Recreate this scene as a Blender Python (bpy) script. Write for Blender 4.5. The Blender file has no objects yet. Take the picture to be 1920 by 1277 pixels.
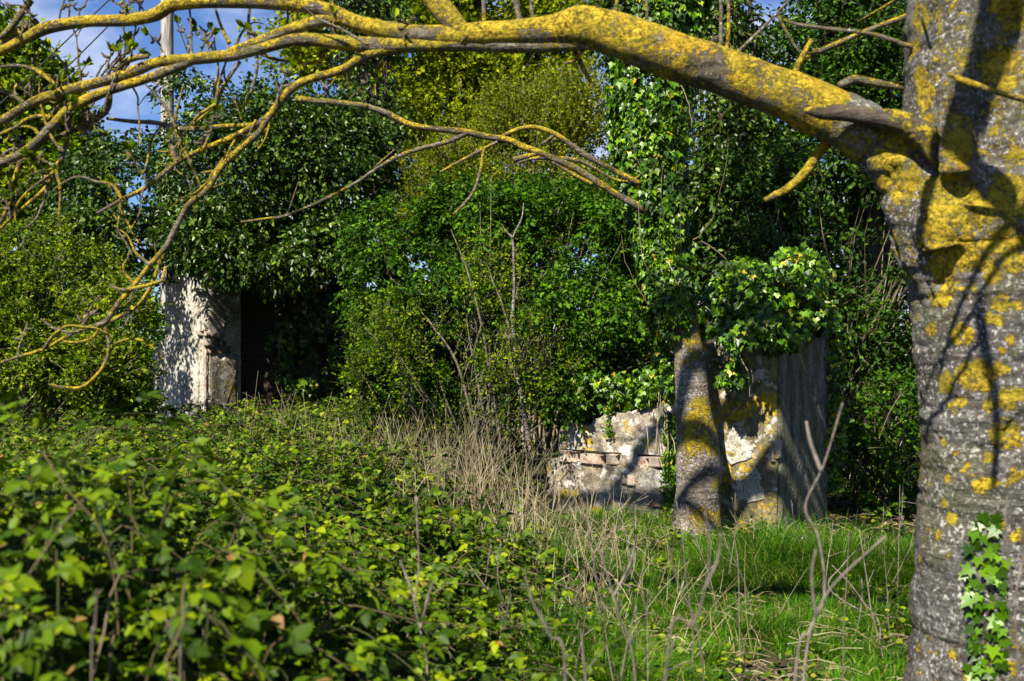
import bpy, math
import numpy as np

# ------------------------------------------------------------------ camera, sky, sun, exposure
scene = bpy.context.scene
COL = scene.collection
CZ, F = 1.55, 2133.3            # eye height; focal length in photograph pixels (40 mm lens)
cam_d = bpy.data.cameras.new('camera'); cam = bpy.data.objects.new('camera', cam_d); COL.objects.link(cam)
cam.location = (0, 0, CZ); cam.rotation_euler = (math.radians(90), 0, 0)
cam_d.lens = 40; cam_d.sensor_width = 36; cam_d.clip_end = 3000; cam_d.clip_start = 0.05
cam_d.dof.use_dof = True; cam_d.dof.focus_distance = 9.6; cam_d.dof.aperture_fstop = 3.6
scene.camera = cam

SUN_H = np.array([-0.50, -0.866]); SUN_EL = 47.0
se = math.radians(SUN_EL)
TOSUN = np.array([SUN_H[0]*math.cos(se), SUN_H[1]*math.cos(se), math.sin(se)])
sun_d = bpy.data.lights.new('sun', 'SUN'); sun = bpy.data.objects.new('sun', sun_d); COL.objects.link(sun)
sun_d.energy = 5.0; sun_d.angle = math.radians(0.5); sun_d.color = (1.0, 0.93, 0.80)
from mathutils import Vector
sun.rotation_euler = Vector(TOSUN).to_track_quat('Z', 'Y').to_euler()
sun.location = (-20, -40, 40)

world = bpy.data.worlds.new('World'); scene.world = world; world.use_nodes = True
wn, wl = world.node_tree.nodes, world.node_tree.links
bg = wn['Background']
sky = wn.new('ShaderNodeTexSky'); sky.sky_type = 'NISHITA'; sky.sun_disc = False
sky.sun_elevation = se; sky.sun_rotation = math.atan2(SUN_H[0], SUN_H[1])
sky.air_density = 1.0; sky.dust_density = 0.2; sky.ozone_density = 4.0
tc = wn.new('ShaderNodeTexCoord'); mp = wn.new('ShaderNodeMapping'); mp.inputs['Scale'].default_value = (1, 1, 2.2)
nz = wn.new('ShaderNodeTexNoise'); nz.inputs['Scale'].default_value = 4.2; nz.inputs['Detail'].default_value = 7; nz.inputs['Roughness'].default_value = .55
cr = wn.new('ShaderNodeValToRGB'); cr.color_ramp.elements[0].position = .47; cr.color_ramp.elements[1].position = .66
mx = wn.new('ShaderNodeMix'); mx.data_type = 'RGBA'
tint = wn.new('ShaderNodeMix'); tint.data_type = 'RGBA'; tint.blend_type = 'MULTIPLY'; tint.inputs[0].default_value = 1
tint.inputs[7].default_value = (.62, .76, 1.05, 1)
wl.new(tc.outputs['Generated'], mp.inputs['Vector']); wl.new(mp.outputs[0], nz.inputs['Vector']); wl.new(nz.outputs[0], cr.inputs[0])
wl.new(sky.outputs[0], tint.inputs[6]); wl.new(tint.outputs[2], mx.inputs[6])
sz = wn.new('ShaderNodeSeparateXYZ'); wl.new(tc.outputs['Generated'], sz.inputs[0])
lowc = wn.new('ShaderNodeMapRange'); lowc.inputs[1].default_value = .30; lowc.inputs[2].default_value = .55; lowc.inputs[3].default_value = 1; lowc.inputs[4].default_value = .06; wl.new(sz.outputs[2], lowc.inputs[0])
cm = wn.new('ShaderNodeMath'); cm.operation = 'MULTIPLY'; wl.new(cr.outputs[0], cm.inputs[0]); wl.new(lowc.outputs[0], cm.inputs[1])
wl.new(cm.outputs[0], mx.inputs[0]); mx.inputs[7].default_value = (6.0, 6.6, 8.4, 1)
wl.new(mx.outputs[2], bg.inputs['Color']); bg.inputs['Strength'].default_value = 0.05

vs = scene.view_settings
vs.view_transform = 'Standard'; vs.look = 'None'; vs.exposure = 1.38; vs.gamma = 1; vs.use_curve_mapping = False
scene.render.engine = 'CYCLES'
cy = scene.cycles
cy.max_bounces = 6; cy.diffuse_bounces = 1; cy.glossy_bounces = 2; cy.transmission_bounces = 3; cy.transparent_max_bounces = 4
cy.use_denoising = True; cy.sample_clamp_indirect = 4

# ------------------------------------------------------------------ helpers
rng = np.random.default_rng(11)
def W(px, py, Y): return np.array([(px-960)/F*Y, Y, CZ+(638.5-py)/F*Y])
def nrm(a): return a/np.maximum(np.linalg.norm(a, axis=-1, keepdims=True), 1e-9)

def _hash(i, seed):
    h = (i[..., 0]*374761393 + i[..., 1]*668265263 + i[..., 2]*2147483647 + seed*974711) & 0xffffffff
    h = ((h ^ (h >> 13))*1274126177) & 0xffffffff
    return ((h ^ (h >> 16)) & 0xffff)/65535.0
def vnoise(P, scale=1.0, seed=0, octaves=1):
    P = np.asarray(P, float)*scale; tot = 0; amp = 1; s = 0
    for o in range(octaves):
        i = np.floor(P).astype(np.int64); f = P-i; f = f*f*(3-2*f); v = 0
        for dx in (0, 1):
            for dy in (0, 1):
                for dz in (0, 1):
                    w = (f[..., 0] if dx else 1-f[..., 0])*(f[..., 1] if dy else 1-f[..., 1])*(f[..., 2] if dz else 1-f[..., 2])
                    v = v + w*_hash(i+np.array([dx, dy, dz]), seed+o*17)
        tot = tot+v*amp; s += amp; amp *= .5; P = P*2.03+3.1
    return tot/s

def link(name, me, parent=None):
    o = bpy.data.objects.new(name, me); COL.objects.link(o)
    if parent is not None: o.parent = parent
    return o
def rootof(o):
    v = np.zeros(3)
    while o is not None: v = v+np.array(o.location); o = o.parent
    return v
def mesh_obj(name, V, loops, totals, mat, parent=None, attrs=None, smooth=True):
    V = np.asarray(V, np.float64)
    if parent is not None: V = V-rootof(parent)
    me = bpy.data.meshes.new(name)
    me.vertices.add(len(V)); me.vertices.foreach_set('co', V.astype(np.float32).ravel())
    loops = np.asarray(loops, np.int32).ravel(); totals = np.asarray(totals, np.int32)
    me.loops.add(len(loops)); me.loops.foreach_set('vertex_index', loops)
    me.polygons.add(len(totals))
    me.polygons.foreach_set('loop_start', np.concatenate(([0], np.cumsum(totals)[:-1])).astype(np.int32))
    me.update(calc_edges=True)
    if smooth: me.polygons.foreach_set('use_smooth', np.ones(len(totals), bool))
    for k, v in (attrs or {}).items():
        me.attributes.new(k, 'FLOAT', 'POINT').data.foreach_set('value', np.asarray(v, np.float32))
    me.validate()
    if mat: me.materials.append(mat)
    return link(name, me, parent)
def tag(o, label=None, cat=None, group=None, kind=None):
    if label: o['label'] = label
    if cat: o['category'] = cat
    if group: o['group'] = group
    if kind: o['kind'] = kind
    return o
def thing(name, label, cat, loc=(0, 0, 0), group=None):
    o = bpy.data.objects.new(name, None); COL.objects.link(o); o.location = tuple(float(c) for c in loc)
    o.empty_display_size = .2
    return tag(o, label, cat, group)

class MB:
    """collects pieces into one mesh"""
    def __init__(s): s.V = []; s.L = []; s.T = []; s.A = {}; s.n = 0
    def add(s, V, loops, totals, **attrs):
        s.V.append(V); s.L.append(np.asarray(loops).ravel()+s.n); s.T.append(np.asarray(totals).ravel()); s.n += len(V)
        for k, v in attrs.items(): s.A.setdefault(k, []).append(np.broadcast_to(v, (len(V),)))
    def build(s, name, mat, parent=None, smooth=True):
        return mesh_obj(name, np.concatenate(s.V), np.concatenate(s.L), np.concatenate(s.T), mat, parent,
                        {k: np.concatenate(v) for k, v in s.A.items()}, smooth)

def spline(C, n):
    C = np.asarray(C, float); m = len(C)
    if m < 3: t = np.linspace(0, 1, n)[:, None]; return C[0]*(1-t)+C[-1]*t
    P = np.vstack([2*C[0]-C[1], C, 2*C[-1]-C[-2]])
    u = np.linspace(0, m-1-1e-6, n); i = u.astype(int); t = (u-i)[:, None]
    a, b, c, d = P[i], P[i+1], P[i+2], P[i+3]
    r = .5*((2*b)+(-a+c)*t+(2*a-5*b+4*c-d)*t*t+(-a+3*b-3*c+d)*t**3)
    if r.shape[1] > 3: r[:, 3] = np.maximum(r[:, 3], C[:, 3].min()*.6)
    return r
def tube(mb, C, sides=8, n=None, wob=0.0, seed=0, lichen=None, rnd=None, caps=True):
    """C: (m,4) x,y,z,r control points"""
    C = np.asarray(C, float)
    if n is None: n = max(4, (len(C)-1)*4+1)
    S = spline(C, n); P, r = S[:, :3], S[:, 3]
    T = nrm(np.gradient(P, axis=0))
    ref = np.array([0, 0, 1.]) if abs(T[0, 2]) < .9 else np.array([1., 0, 0])
    U = np.zeros_like(P); u = nrm(np.cross(T[0], ref))
    for i in range(n):
        u = nrm(u-T[i]*np.dot(u, T[i])); U[i] = u
    Bv = np.cross(T, U)
    a = np.linspace(0, 2*np.pi, sides, endpoint=False)
    N = U[:, None]*np.cos(a)[None, :, None]+Bv[:, None]*np.sin(a)[None, :, None]
    V = P[:, None]+N*r[:, None, None]
    if wob:
        k = (vnoise(V, 1/max(r.mean()*2.2, .01), seed, 2)-.5)*2*wob
        V = P[:, None]+N*(r[:, None]*(1+k))[..., None]
    i = np.arange(n-1)[:, None]*sides; j = np.arange(sides)[None]; j2 = (j+1) % sides
    Q = np.stack([i+j, i+j2, i+sides+j2, i+sides+j], -1).reshape(-1, 4)
    L = [Q.ravel()]; Tt = [np.full(len(Q), 4)]
    if caps and sides > 3:
        L += [np.arange(sides)[::-1], (n-1)*sides+np.arange(sides)]; Tt.append(np.array([sides, sides]))
    V = V.reshape(-1, 3); at = {}
    if lichen is not None:
        at['lichen'] = np.clip(lichen+.30*N.reshape(-1, 3)[:, 2]+(vnoise(V, 5, seed+5, 2)-.5)*1.5+(vnoise(V, 14, seed+6, 2)-.5)*.7, 0, 1)
    if rnd is not None: at['rnd'] = np.full(len(V), rnd)
    mb.add(V, np.concatenate(L), np.concatenate(Tt), **at)
def many_tubes(mb, P, r0, r1, rnd=None, sides=3):
    """P: (K,n,3) polylines -> thin tubes, vectorised"""
    K, n, _ = P.shape
    T = nrm(np.gradient(P, axis=1)); ref = nrm(rng.normal(size=(K, 1, 3)))
    U = nrm(np.cross(T, ref)); B = np.cross(T, U)
    a = np.linspace(0, 2*np.pi, sides, endpoint=False)
    r = np.linspace(0, 1, n)[None]*(np.asarray(r1)-np.asarray(r0)).reshape(-1, 1)+np.asarray(r0).reshape(-1, 1)
    r = np.broadcast_to(r, (K, n))
    V = P[:, :, None]+r[:, :, None, None]*(U[:, :, None]*np.cos(a)[:, None]+B[:, :, None]*np.sin(a)[:, None])
    k = np.arange(K)[:, None, None]*n*sides; i = np.arange(n-1)[None, :, None]*sides; j = np.arange(sides)[None, None]; j2 = (j+1) % sides
    Q = np.stack([k+i+j, k+i+j2, k+i+sides+j2, k+i+sides+j], -1).reshape(-1, 4)
    rd = rng.random(K) if rnd is None else rnd
    mb.add(V.reshape(-1, 3), Q.ravel(), np.full(len(Q), 4), rnd=np.repeat(rd, n*sides))

# leaf templates: (verts in leaf frame: across, along, up), faces
OVATE = (np.array([(0, 0, 0), (.27, .28, .07), (.24, .66, .05), (0, 1, -.1), (-.24, .66, .05), (-.27, .28, .07)]), [(0, 1, 2, 3), (0, 3, 4, 5)])
ROUND = (np.array([(0, 0, 0), (.38, .22, .09), (.37, .66, .07), (0, 1, -.06), (-.37, .66, .07), (-.38, .22, .09)]), [(0, 1, 2, 3), (0, 3, 4, 5)])
LANCE = (np.array([(0, 0, 0), (.15, .35, .05), (0, 1, -.16), (-.15, .35, .05)]), [(0, 1, 2), (0, 2, 3)])
NARROW = (np.array([(0, 0, 0), (.22, .26, .06), (.17, .62, .04), (0, 1, -.14), (-.17, .62, .04), (-.22, .26, .06)]), [(0, 1, 2, 3), (0, 3, 4, 5)])
TOOTH = (np.array([(0, 0, 0), (.33, .20, .08), (.40, .45, .09), (.25, .74, .05), (0, 1.08, -.10), (-.25, .74, .05), (-.40, .45, .09), (-.33, .20, .08)]), [(0, 1, 2, 3, 4), (0, 4, 5, 6, 7)])
DIAM = (np.array([(0, 0, 0), (.34, .45, .08), (0, 1, -.05), (-.34, .45, .08)]), [(0, 1, 2), (0, 2, 3)])
IVY = (np.array([(0, .08, 0), (.36, -.1, .05), (.58, .38, .07), (.22, .5, .03), (0, 1, -.1), (-.22, .5, .03), (-.58, .38, .07), (-.36, -.1, .05)]),
       [(0, 1, 2, 3, 4), (0, 4, 5, 6, 7)])
def leaves(mb, P, A, N, S, tpl, rnd=None):
    """P positions, A leaf axis, N leaf normal, S size"""
    A = nrm(A); N = nrm(N-A*np.sum(A*N, 1, keepdims=True)); B = np.cross(A, N)
    t, fs = tpl; K = len(P); k = len(t); S = np.broadcast_to(S, (K,))
    V = P[:, None]+S[:, None, None]*(B[:, None]*t[None, :, 0:1]+A[:, None]*t[None, :, 1:2]+N[:, None]*t[None, :, 2:3])
    fl = np.concatenate([np.array(f) for f in fs]); ft = np.array([len(f) for f in fs])
    L = (np.arange(K)[:, None]*k+fl[None]).ravel()
    rd = rng.random(K) if rnd is None else rnd
    mb.add(V.reshape(-1, 3), L, np.tile(ft, K), rnd=np.repeat(rd, k))

# ------------------------------------------------------------------ materials
class NT:
    def __init__(s, name):
        s.m = bpy.data.materials.new(name); s.m.use_nodes = True; s.t = s.m.node_tree; s.n = s.t.nodes; s.l = s.t.links
        s.b = s.n['Principled BSDF']; s.out = s.n['Material Output']; s.co = s.n.new('ShaderNodeTexCoord').outputs['Object']
    def inp(s, sock, v):
        if hasattr(v, 'is_linked') or isinstance(v, bpy.types.NodeSocket): s.l.new(v, sock)
        elif isinstance(v, (tuple, list)): sock.default_value = tuple(v)+((1,) if len(v) == 3 and len(sock.default_value) == 4 else ())
        else: sock.default_value = v
    def noise(s, scale, detail=4, rough=.55, vec=None, dist=0):
        n = s.n.new('ShaderNodeTexNoise'); n.inputs['Scale'].default_value = scale; n.inputs['Detail'].default_value = detail
        n.inputs['Roughness'].default_value = rough; n.inputs['Distortion'].default_value = dist
        s.l.new(vec or s.co, n.inputs['Vector']); return n.outputs[0]
    def voro(s, scale, feature='F1', vec=None, out=0):
        n = s.n.new('ShaderNodeTexVoronoi'); n.feature = feature; n.inputs['Scale'].default_value = scale
        s.l.new(vec or s.co, n.inputs['Vector']); return n.outputs[out]
    def mapping(s, scale):
        n = s.n.new('ShaderNodeMapping'); n.inputs['Scale'].default_value = scale; s.l.new(s.co, n.inputs['Vector']); return n.outputs[0]
    def ramp(s, v, stops):
        n = s.n.new('ShaderNodeValToRGB'); e = n.color_ramp.elements
        while len(e) < len(stops): e.new(.5)
        for q, (p, c) in zip(e, stops):
            q.position = p; q.color = (c, c, c, 1) if isinstance(c, (int, float)) else tuple(c)+(1,)
        s.l.new(v, n.inputs[0]); return n.outputs[0]
    def mix(s, f, a, b, mode='MIX'):
        n = s.n.new('ShaderNodeMix'); n.data_type = 'RGBA'; n.blend_type = mode
        s.inp(n.inputs[0], f); s.inp(n.inputs[6], a); s.inp(n.inputs[7], b); return n.outputs[2]
    def math(s, op, a, b=0.0, clamp=False):
        n = s.n.new('ShaderNodeMath'); n.operation = op; n.use_clamp = clamp; s.inp(n.inputs[0], a); s.inp(n.inputs[1], b); n.inputs[2].default_value = -.35; return n.outputs[0]
    def attr(s, name):
        n = s.n.new('ShaderNodeAttribute'); n.attribute_name = name; return n.outputs['Fac']
    def bump(s, h, strength=.5, dist=.01, prev=None):
        n = s.n.new('ShaderNodeBump'); n.inputs['Strength'].default_value = strength; n.inputs['Distance'].default_value = dist
        s.l.new(h, n.inputs['Height'])
        if prev is not None: s.l.new(prev, n.inputs['Normal'])
        s.l.new(n.outputs[0], s.b.inputs['Normal']); return n.outputs[0]
    def col(s, c, rough=.8, spec=.3):
        s.inp(s.b.inputs['Base Color'], c); s.inp(s.b.inputs['Roughness'], rough); s.b.inputs['Specular IOR Level'].default_value = spec
        return s.m

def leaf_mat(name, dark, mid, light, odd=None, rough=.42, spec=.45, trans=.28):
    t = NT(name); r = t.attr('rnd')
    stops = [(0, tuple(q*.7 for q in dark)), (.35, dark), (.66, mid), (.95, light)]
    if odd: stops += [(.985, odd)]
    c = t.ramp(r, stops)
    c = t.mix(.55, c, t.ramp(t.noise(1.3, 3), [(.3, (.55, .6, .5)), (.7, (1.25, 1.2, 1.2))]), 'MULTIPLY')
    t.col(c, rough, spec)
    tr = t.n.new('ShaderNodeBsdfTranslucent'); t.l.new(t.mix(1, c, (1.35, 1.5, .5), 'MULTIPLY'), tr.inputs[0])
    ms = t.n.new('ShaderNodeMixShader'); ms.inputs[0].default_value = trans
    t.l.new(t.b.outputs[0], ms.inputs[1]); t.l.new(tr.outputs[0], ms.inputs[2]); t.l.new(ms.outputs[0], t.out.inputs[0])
    return t.m

def bark_mat(name, base=((.024, .022, .020), (.072, .066, .059), (.155, .147, .136)), white=.56, green=.0):
    t = NT(name)
    band = t.noise(5, 5, .6, t.mapping((1, 1, 7)))
    big = t.noise(2.6, 5, .6)
    v = t.math('ADD', t.math('MULTIPLY', band, .5), t.math('MULTIPLY', big, .5))
    c = t.ramp(v, [(.36, base[0]), (.5, base[1]), (.64, base[2])])
    fine = t.noise(42, 5, .65, None, .6)
    c = t.mix(t.ramp(fine, [(.40, .75), (.52, 0)]), c, (.03, .026, .02))
    wh = t.math('MULTIPLY', t.ramp(t.noise(52, 4, .75), [(white-.02, 0), (white+.05, 1)]), t.ramp(t.noise(3.1, 3), [(.35, .25), (.6, 1)]))
    c = t.mix(wh, c, (.40, .38, .36))
    if green: c = t.mix(t.ramp(t.noise(1.9, 4), [(.5, 0), (.75, green)]), c, (.10, .10, .02))
    li = t.attr('lichen')
    ln = t.math('ADD', t.math('MULTIPLY', t.noise(16, 7, .75, None, .8), .9), t.math('MULTIPLY_ADD', t.noise(70, 5, .75, None, .5), .8))
    lm = t.ramp(t.math('ADD', t.math('MULTIPLY', li, .5), t.math('MULTIPLY', ln, 1.0)), [(.715, 0), (.755, 1)])
    crk = t.math('ADD', t.math('MULTIPLY', t.noise(24, 6, .75, None, 1.2), .6), t.math('MULTIPLY', t.noise(80, 4, .7, None, .5), .4))
    lc = t.ramp(crk, [(.40, (.035, .026, .008)), (.46, (.15, .105, .010)), (.525, (.42, .295, .014)), (.62, (.66, .50, .05))])
    lc = t.mix(t.ramp(t.noise(4.3, 4), [(.42, 0), (.7, .75)]), lc, (.25, .215, .02))
    lc = t.mix(t.ramp(t.noise(7, 4), [(.55, 0), (.75, .6)]), lc, (.46, .27, .012))
    hal = t.ramp(t.math('ADD', t.math('MULTIPLY', li, .5), t.math('MULTIPLY', ln, 1.0)), [(.67, 0), (.73, .5)])
    c = t.mix(hal, c, (.15, .135, .06))
    c = t.mix(lm, c, lc)
    h = t.math('ADD', t.math('MULTIPLY', fine, .6), t.math('MULTIPLY', t.math('MULTIPLY', lm, crk), 1.6))
    b1 = t.bump(t.math('ADD', h, t.math('MULTIPLY', band, .8)), 1.0, .02)
    return t.col(c, .88, .2)

def stone_mat(name, yellow=.5, base=((.13, .115, .085), (.30, .27, .21), (.42, .39, .33)), red=.0):
    t = NT(name)
    c = t.ramp(t.noise(5, 7, .65), [(.32, base[0]), (.5, base[1]), (.68, base[2])])
    c = t.mix(t.ramp(t.noise(38, 5, .7), [(.38, .8), (.5, 0)]), c, (.06, .053, .042))
    dv = t.n.new('ShaderNodeVectorMath'); dv.operation = 'MULTIPLY_ADD'; nn_ = t.n.new('ShaderNodeTexNoise'); nn_.inputs['Scale'].default_value = 16; nn_.inputs['Detail'].default_value = 4
    t.l.new(t.co, nn_.inputs['Vector']); t.l.new(nn_.outputs[1], dv.inputs[0]); dv.inputs[1].default_value = (.10, .10, .10); t.l.new(t.co, dv.inputs[2])
    sp = t.math('MULTIPLY', t.ramp(t.voro(10, 'F1', dv.outputs[0]), [(.20, 1), (.36, 0)]), t.ramp(t.noise(4.1, 4), [(.46, 0), (.58, .9)]))
    c = t.mix(sp, c, (.50, .49, .45))
    c = t.mix(t.ramp(t.noise(9, 5, .6), [(.56, 0), (.62, .85)]), c, (.52, .50, .46))
    y = t.ramp(t.math('ADD', t.math('MULTIPLY', t.noise(3.3, 3), .7), t.math('MULTIPLY', t.noise(26, 6, .7), .5)), [(.70-.12*yellow, 0), (.76-.12*yellow, 1)])
    c = t.mix(y, c, t.ramp(t.noise(30, 4), [(.35, (.20, .15, .015)), (.6, (.48, .32, .02))]))
    gm = t.ramp(t.noise(2.4, 4), [(.5, 0), (.72, .55)])
    c = t.mix(gm, c, (.13, .125, .035))
    if red: c = t.mix(t.ramp(t.noise(7, 4), [(.5, 0), (.56, red)]), c, (.34, .13, .085))
    t.bump(t.math('ADD', t.noise(30, 6, .7), t.math('MULTIPLY', t.noise(7, 4), .8)), .9, .02)
    return t.col(c, .92, .15)

M = {}
M['bark'] = bark_mat('ash_bark', green=.55)
M['limbbark'] = bark_mat('limb_bark', ((.035, .028, .018), (.115, .092, .064), (.22, .19, .15)), .60, .5)
M['bark2'] = bark_mat('young_bark', ((.05, .04, .03), (.15, .125, .10), (.30, .27, .24)), .56)
M['deadbark'] = bark_mat('torn_bark', ((.018, .013, .009), (.05, .038, .027), (.11, .09, .07)), .70)
t = NT('grey_stem'); M['stem'] = t.col(t.ramp(t.attr('rnd'), [(0, (.06, .045, .025)), (.5, (.17, .135, .08)), (1, (.30, .26, .19))]), .85, .2)
t = NT('bramble_cane'); M['cane'] = t.col(t.ramp(t.attr('rnd'), [(0, (.035, .045, .010)), (.4, (.075, .055, .022)), (.7, (.17, .135, .08))]), .7, .25)
t = NT('shrub_wood'); M['stemwood'] = t.col(t.ramp(t.noise(20, 5, .7), [(.35, (.035, .028, .018)), (.5, (.10, .085, .055)), (.68, (.22, .19, .14))]), .85, .2)
t = NT('dark_stem'); M['darkstem'] = t.col(t.ramp(t.noise(14, 4), [(.3, (.022, .018, .012)), (.7, (.07, .055, .035))]), .9, .15)
t = NT('dead_stem'); c_ = t.mix(t.ramp(t.noise(30, 4), [(.4, 0), (.65, 1)]), t.ramp(t.attr('rnd'), [(0, (.11, .088, .068)), (1, (.24, .20, .17))]), (.07, .058, .05)); M['dead'] = t.col(c_, .85, .2)
t = NT('straw'); M['straw'] = t.col(t.ramp(t.attr('rnd'), [(0, (.12, .09, .045)), (.5, (.30, .235, .13)), (1, (.46, .40, .27))]), .75, .25)
M['ivy'] = leaf_mat('ivy_leaf', (.024, .066, .002), (.072, .172, .003), (.16, .29, .006), (.40, .32, .02), .40, .32, .16)
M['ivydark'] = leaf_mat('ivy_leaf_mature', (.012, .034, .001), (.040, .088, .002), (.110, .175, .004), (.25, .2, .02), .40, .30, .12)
M['elder'] = leaf_mat('elder_leaf', (.015, .046, .001), (.046, .125, .002), (.120, .240, .003), None, .55, .10, .22)
M['bramble'] = leaf_mat('bramble_leaf', (.022, .052, .001), (.086, .146, .001), (.205, .25, .002), (.20, .12, .035), .52, .14, .17)
M['yellowgreen'] = leaf_mat('field_maple_leaf', (.10, .14, .001), (.22, .26, .002), (.36, .38, .004), None, .6, .1, .35)
M['olive'] = leaf_mat('budding_thorn_leaf', (.07, .100, .001), (.165, .20, .002), (.29, .29, .006), None, .6, .1, .35)
M['hedge'] = leaf_mat('hedge_leaf', (.040, .078, .001), (.125, .185, .001), (.27, .31, .003), None, .55, .10, .24)
M['darkgreen'] = leaf_mat('yew_leaf', (.011, .036, .001), (.032, .090, .002), (.085, .175, .003), None, .5, .16, .18)
M['grass'] = leaf_mat('grass_blade', (.022, .070, .001), (.062, .180, .002), (.15, .30, .003), (.30, .24, .09), .5, .16, .24)
M['litter'] = leaf_mat('fallen_leaf', (.07, .045, .022), (.16, .11, .055), (.27, .2, .11), None, .8, .2, .1)
t = NT('soil'); M['soil'] = t.col(t.mix(t.ramp(t.noise(.9, 4), [(.4, 0), (.65, 1)]), t.ramp(t.noise(20, 6, .7), [(.3, (.022, .018, .011)), (.7, (.085, .065, .04))]), (.028, .045, .010)), .95, .1); t.bump(t.noise(24, 6, .7), .8, .03)
M['wall'] = stone_mat('lichened_stone', .45)
M['walllow'] = stone_mat('pale_stone', .2, ((.09, .075, .055), (.25, .21, .155), (.42, .39, .33)))
M['pier'] = stone_mat('yellow_lichened_render', .85, ((.07, .06, .03), (.185, .155, .085), (.33, .29, .19)))
M['render'] = stone_mat('old_render', -.5, ((.24, .215, .17), (.43, .40, .33), (.56, .53, .46)))
t = NT('damp_render'); st = t.mapping((1, 1, .22))
c_ = t.ramp(t.noise(9, 6, .65, st), [(.33, (.05, .05, .032)), (.5, (.125, .12, .088)), (.68, (.22, .215, .175))])
c_ = t.mix(t.ramp(t.noise(22, 5, .7, st), [(.56, 0), (.64, .6)]), c_, (.36, .36, .32)); c_ = t.mix(t.ramp(t.noise(2.2, 4), [(.45, 0), (.65, .7)]), c_, (.085, .095, .028))
c_ = t.mix(t.ramp(t.noise(45, 5, .7), [(.40, .7), (.5, 0)]), c_, (.03, .03, .022)); t.bump(t.noise(28, 6, .7), .9, .02); M['reveal'] = t.col(c_, .92, .15)
M['slab'] = stone_mat('slab_stone', -.5, ((.09, .08, .065), (.20, .18, .15), (.33, .31, .27)))
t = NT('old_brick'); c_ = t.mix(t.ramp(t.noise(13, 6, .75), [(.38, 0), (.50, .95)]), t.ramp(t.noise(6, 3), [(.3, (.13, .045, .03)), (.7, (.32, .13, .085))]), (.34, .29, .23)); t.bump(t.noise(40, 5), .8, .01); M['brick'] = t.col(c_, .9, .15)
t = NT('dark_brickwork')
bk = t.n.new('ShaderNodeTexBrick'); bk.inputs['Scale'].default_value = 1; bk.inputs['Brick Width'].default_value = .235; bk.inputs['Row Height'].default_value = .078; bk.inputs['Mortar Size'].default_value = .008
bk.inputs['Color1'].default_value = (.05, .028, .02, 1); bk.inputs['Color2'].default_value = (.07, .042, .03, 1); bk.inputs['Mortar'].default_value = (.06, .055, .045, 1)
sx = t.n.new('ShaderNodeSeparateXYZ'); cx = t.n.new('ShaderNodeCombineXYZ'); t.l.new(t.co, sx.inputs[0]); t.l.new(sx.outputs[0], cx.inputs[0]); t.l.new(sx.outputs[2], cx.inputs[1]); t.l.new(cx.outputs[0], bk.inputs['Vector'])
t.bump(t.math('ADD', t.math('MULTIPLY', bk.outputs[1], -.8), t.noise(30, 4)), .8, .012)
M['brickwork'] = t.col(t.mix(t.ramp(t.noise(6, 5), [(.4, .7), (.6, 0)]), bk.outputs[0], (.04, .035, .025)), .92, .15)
t = NT('weathered_pole'); M['pole'] = t.col(t.ramp(t.noise(6, 6, .6, t.mapping((6, 6, .5))), [(.35, (.15, .13, .11)), (.65, (.40, .37, .34))]), .85, .2)
t = NT('cable_black'); M['cable'] = t.col((.02, .02, .022), .6, .3)

# ------------------------------------------------------------------ ground
def gz(x, y): 
    P = np.stack([x, y, np.zeros_like(x)], -1)
    return (vnoise(P, .55, 3, 2)-.5)*.12*np.clip((np.hypot(x, y)-2)/3, 0, 1)
g1 = np.concatenate([np.linspace(-400, -12, 14)[:-1], np.linspace(-12, 12, 121), np.linspace(12, 400, 14)[1:]])
g2 = np.concatenate([np.linspace(-60, 0, 8)[:-1], np.linspace(0, 20, 101), np.linspace(20, 900, 16)[1:]])
gx, gy = np.meshgrid(g1, g2); nx, ny = len(g1), len(g2)
V = np.stack([gx, gy, gz(gx, gy)], -1).reshape(-1, 3)
i = np.arange(ny-1)[:, None]*nx; j = np.arange(nx-1)[None]
Q = np.stack([i+j, i+j+1, i+nx+j+1, i+nx+j], -1).reshape(-1, 4)
tag(mesh_obj('ground', V, Q, np.full(len(Q), 4), M['soil']), kind='structure')
def gz1(x, y): return float(gz(np.array([float(x)]), np.array([float(y)]))[0])

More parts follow.
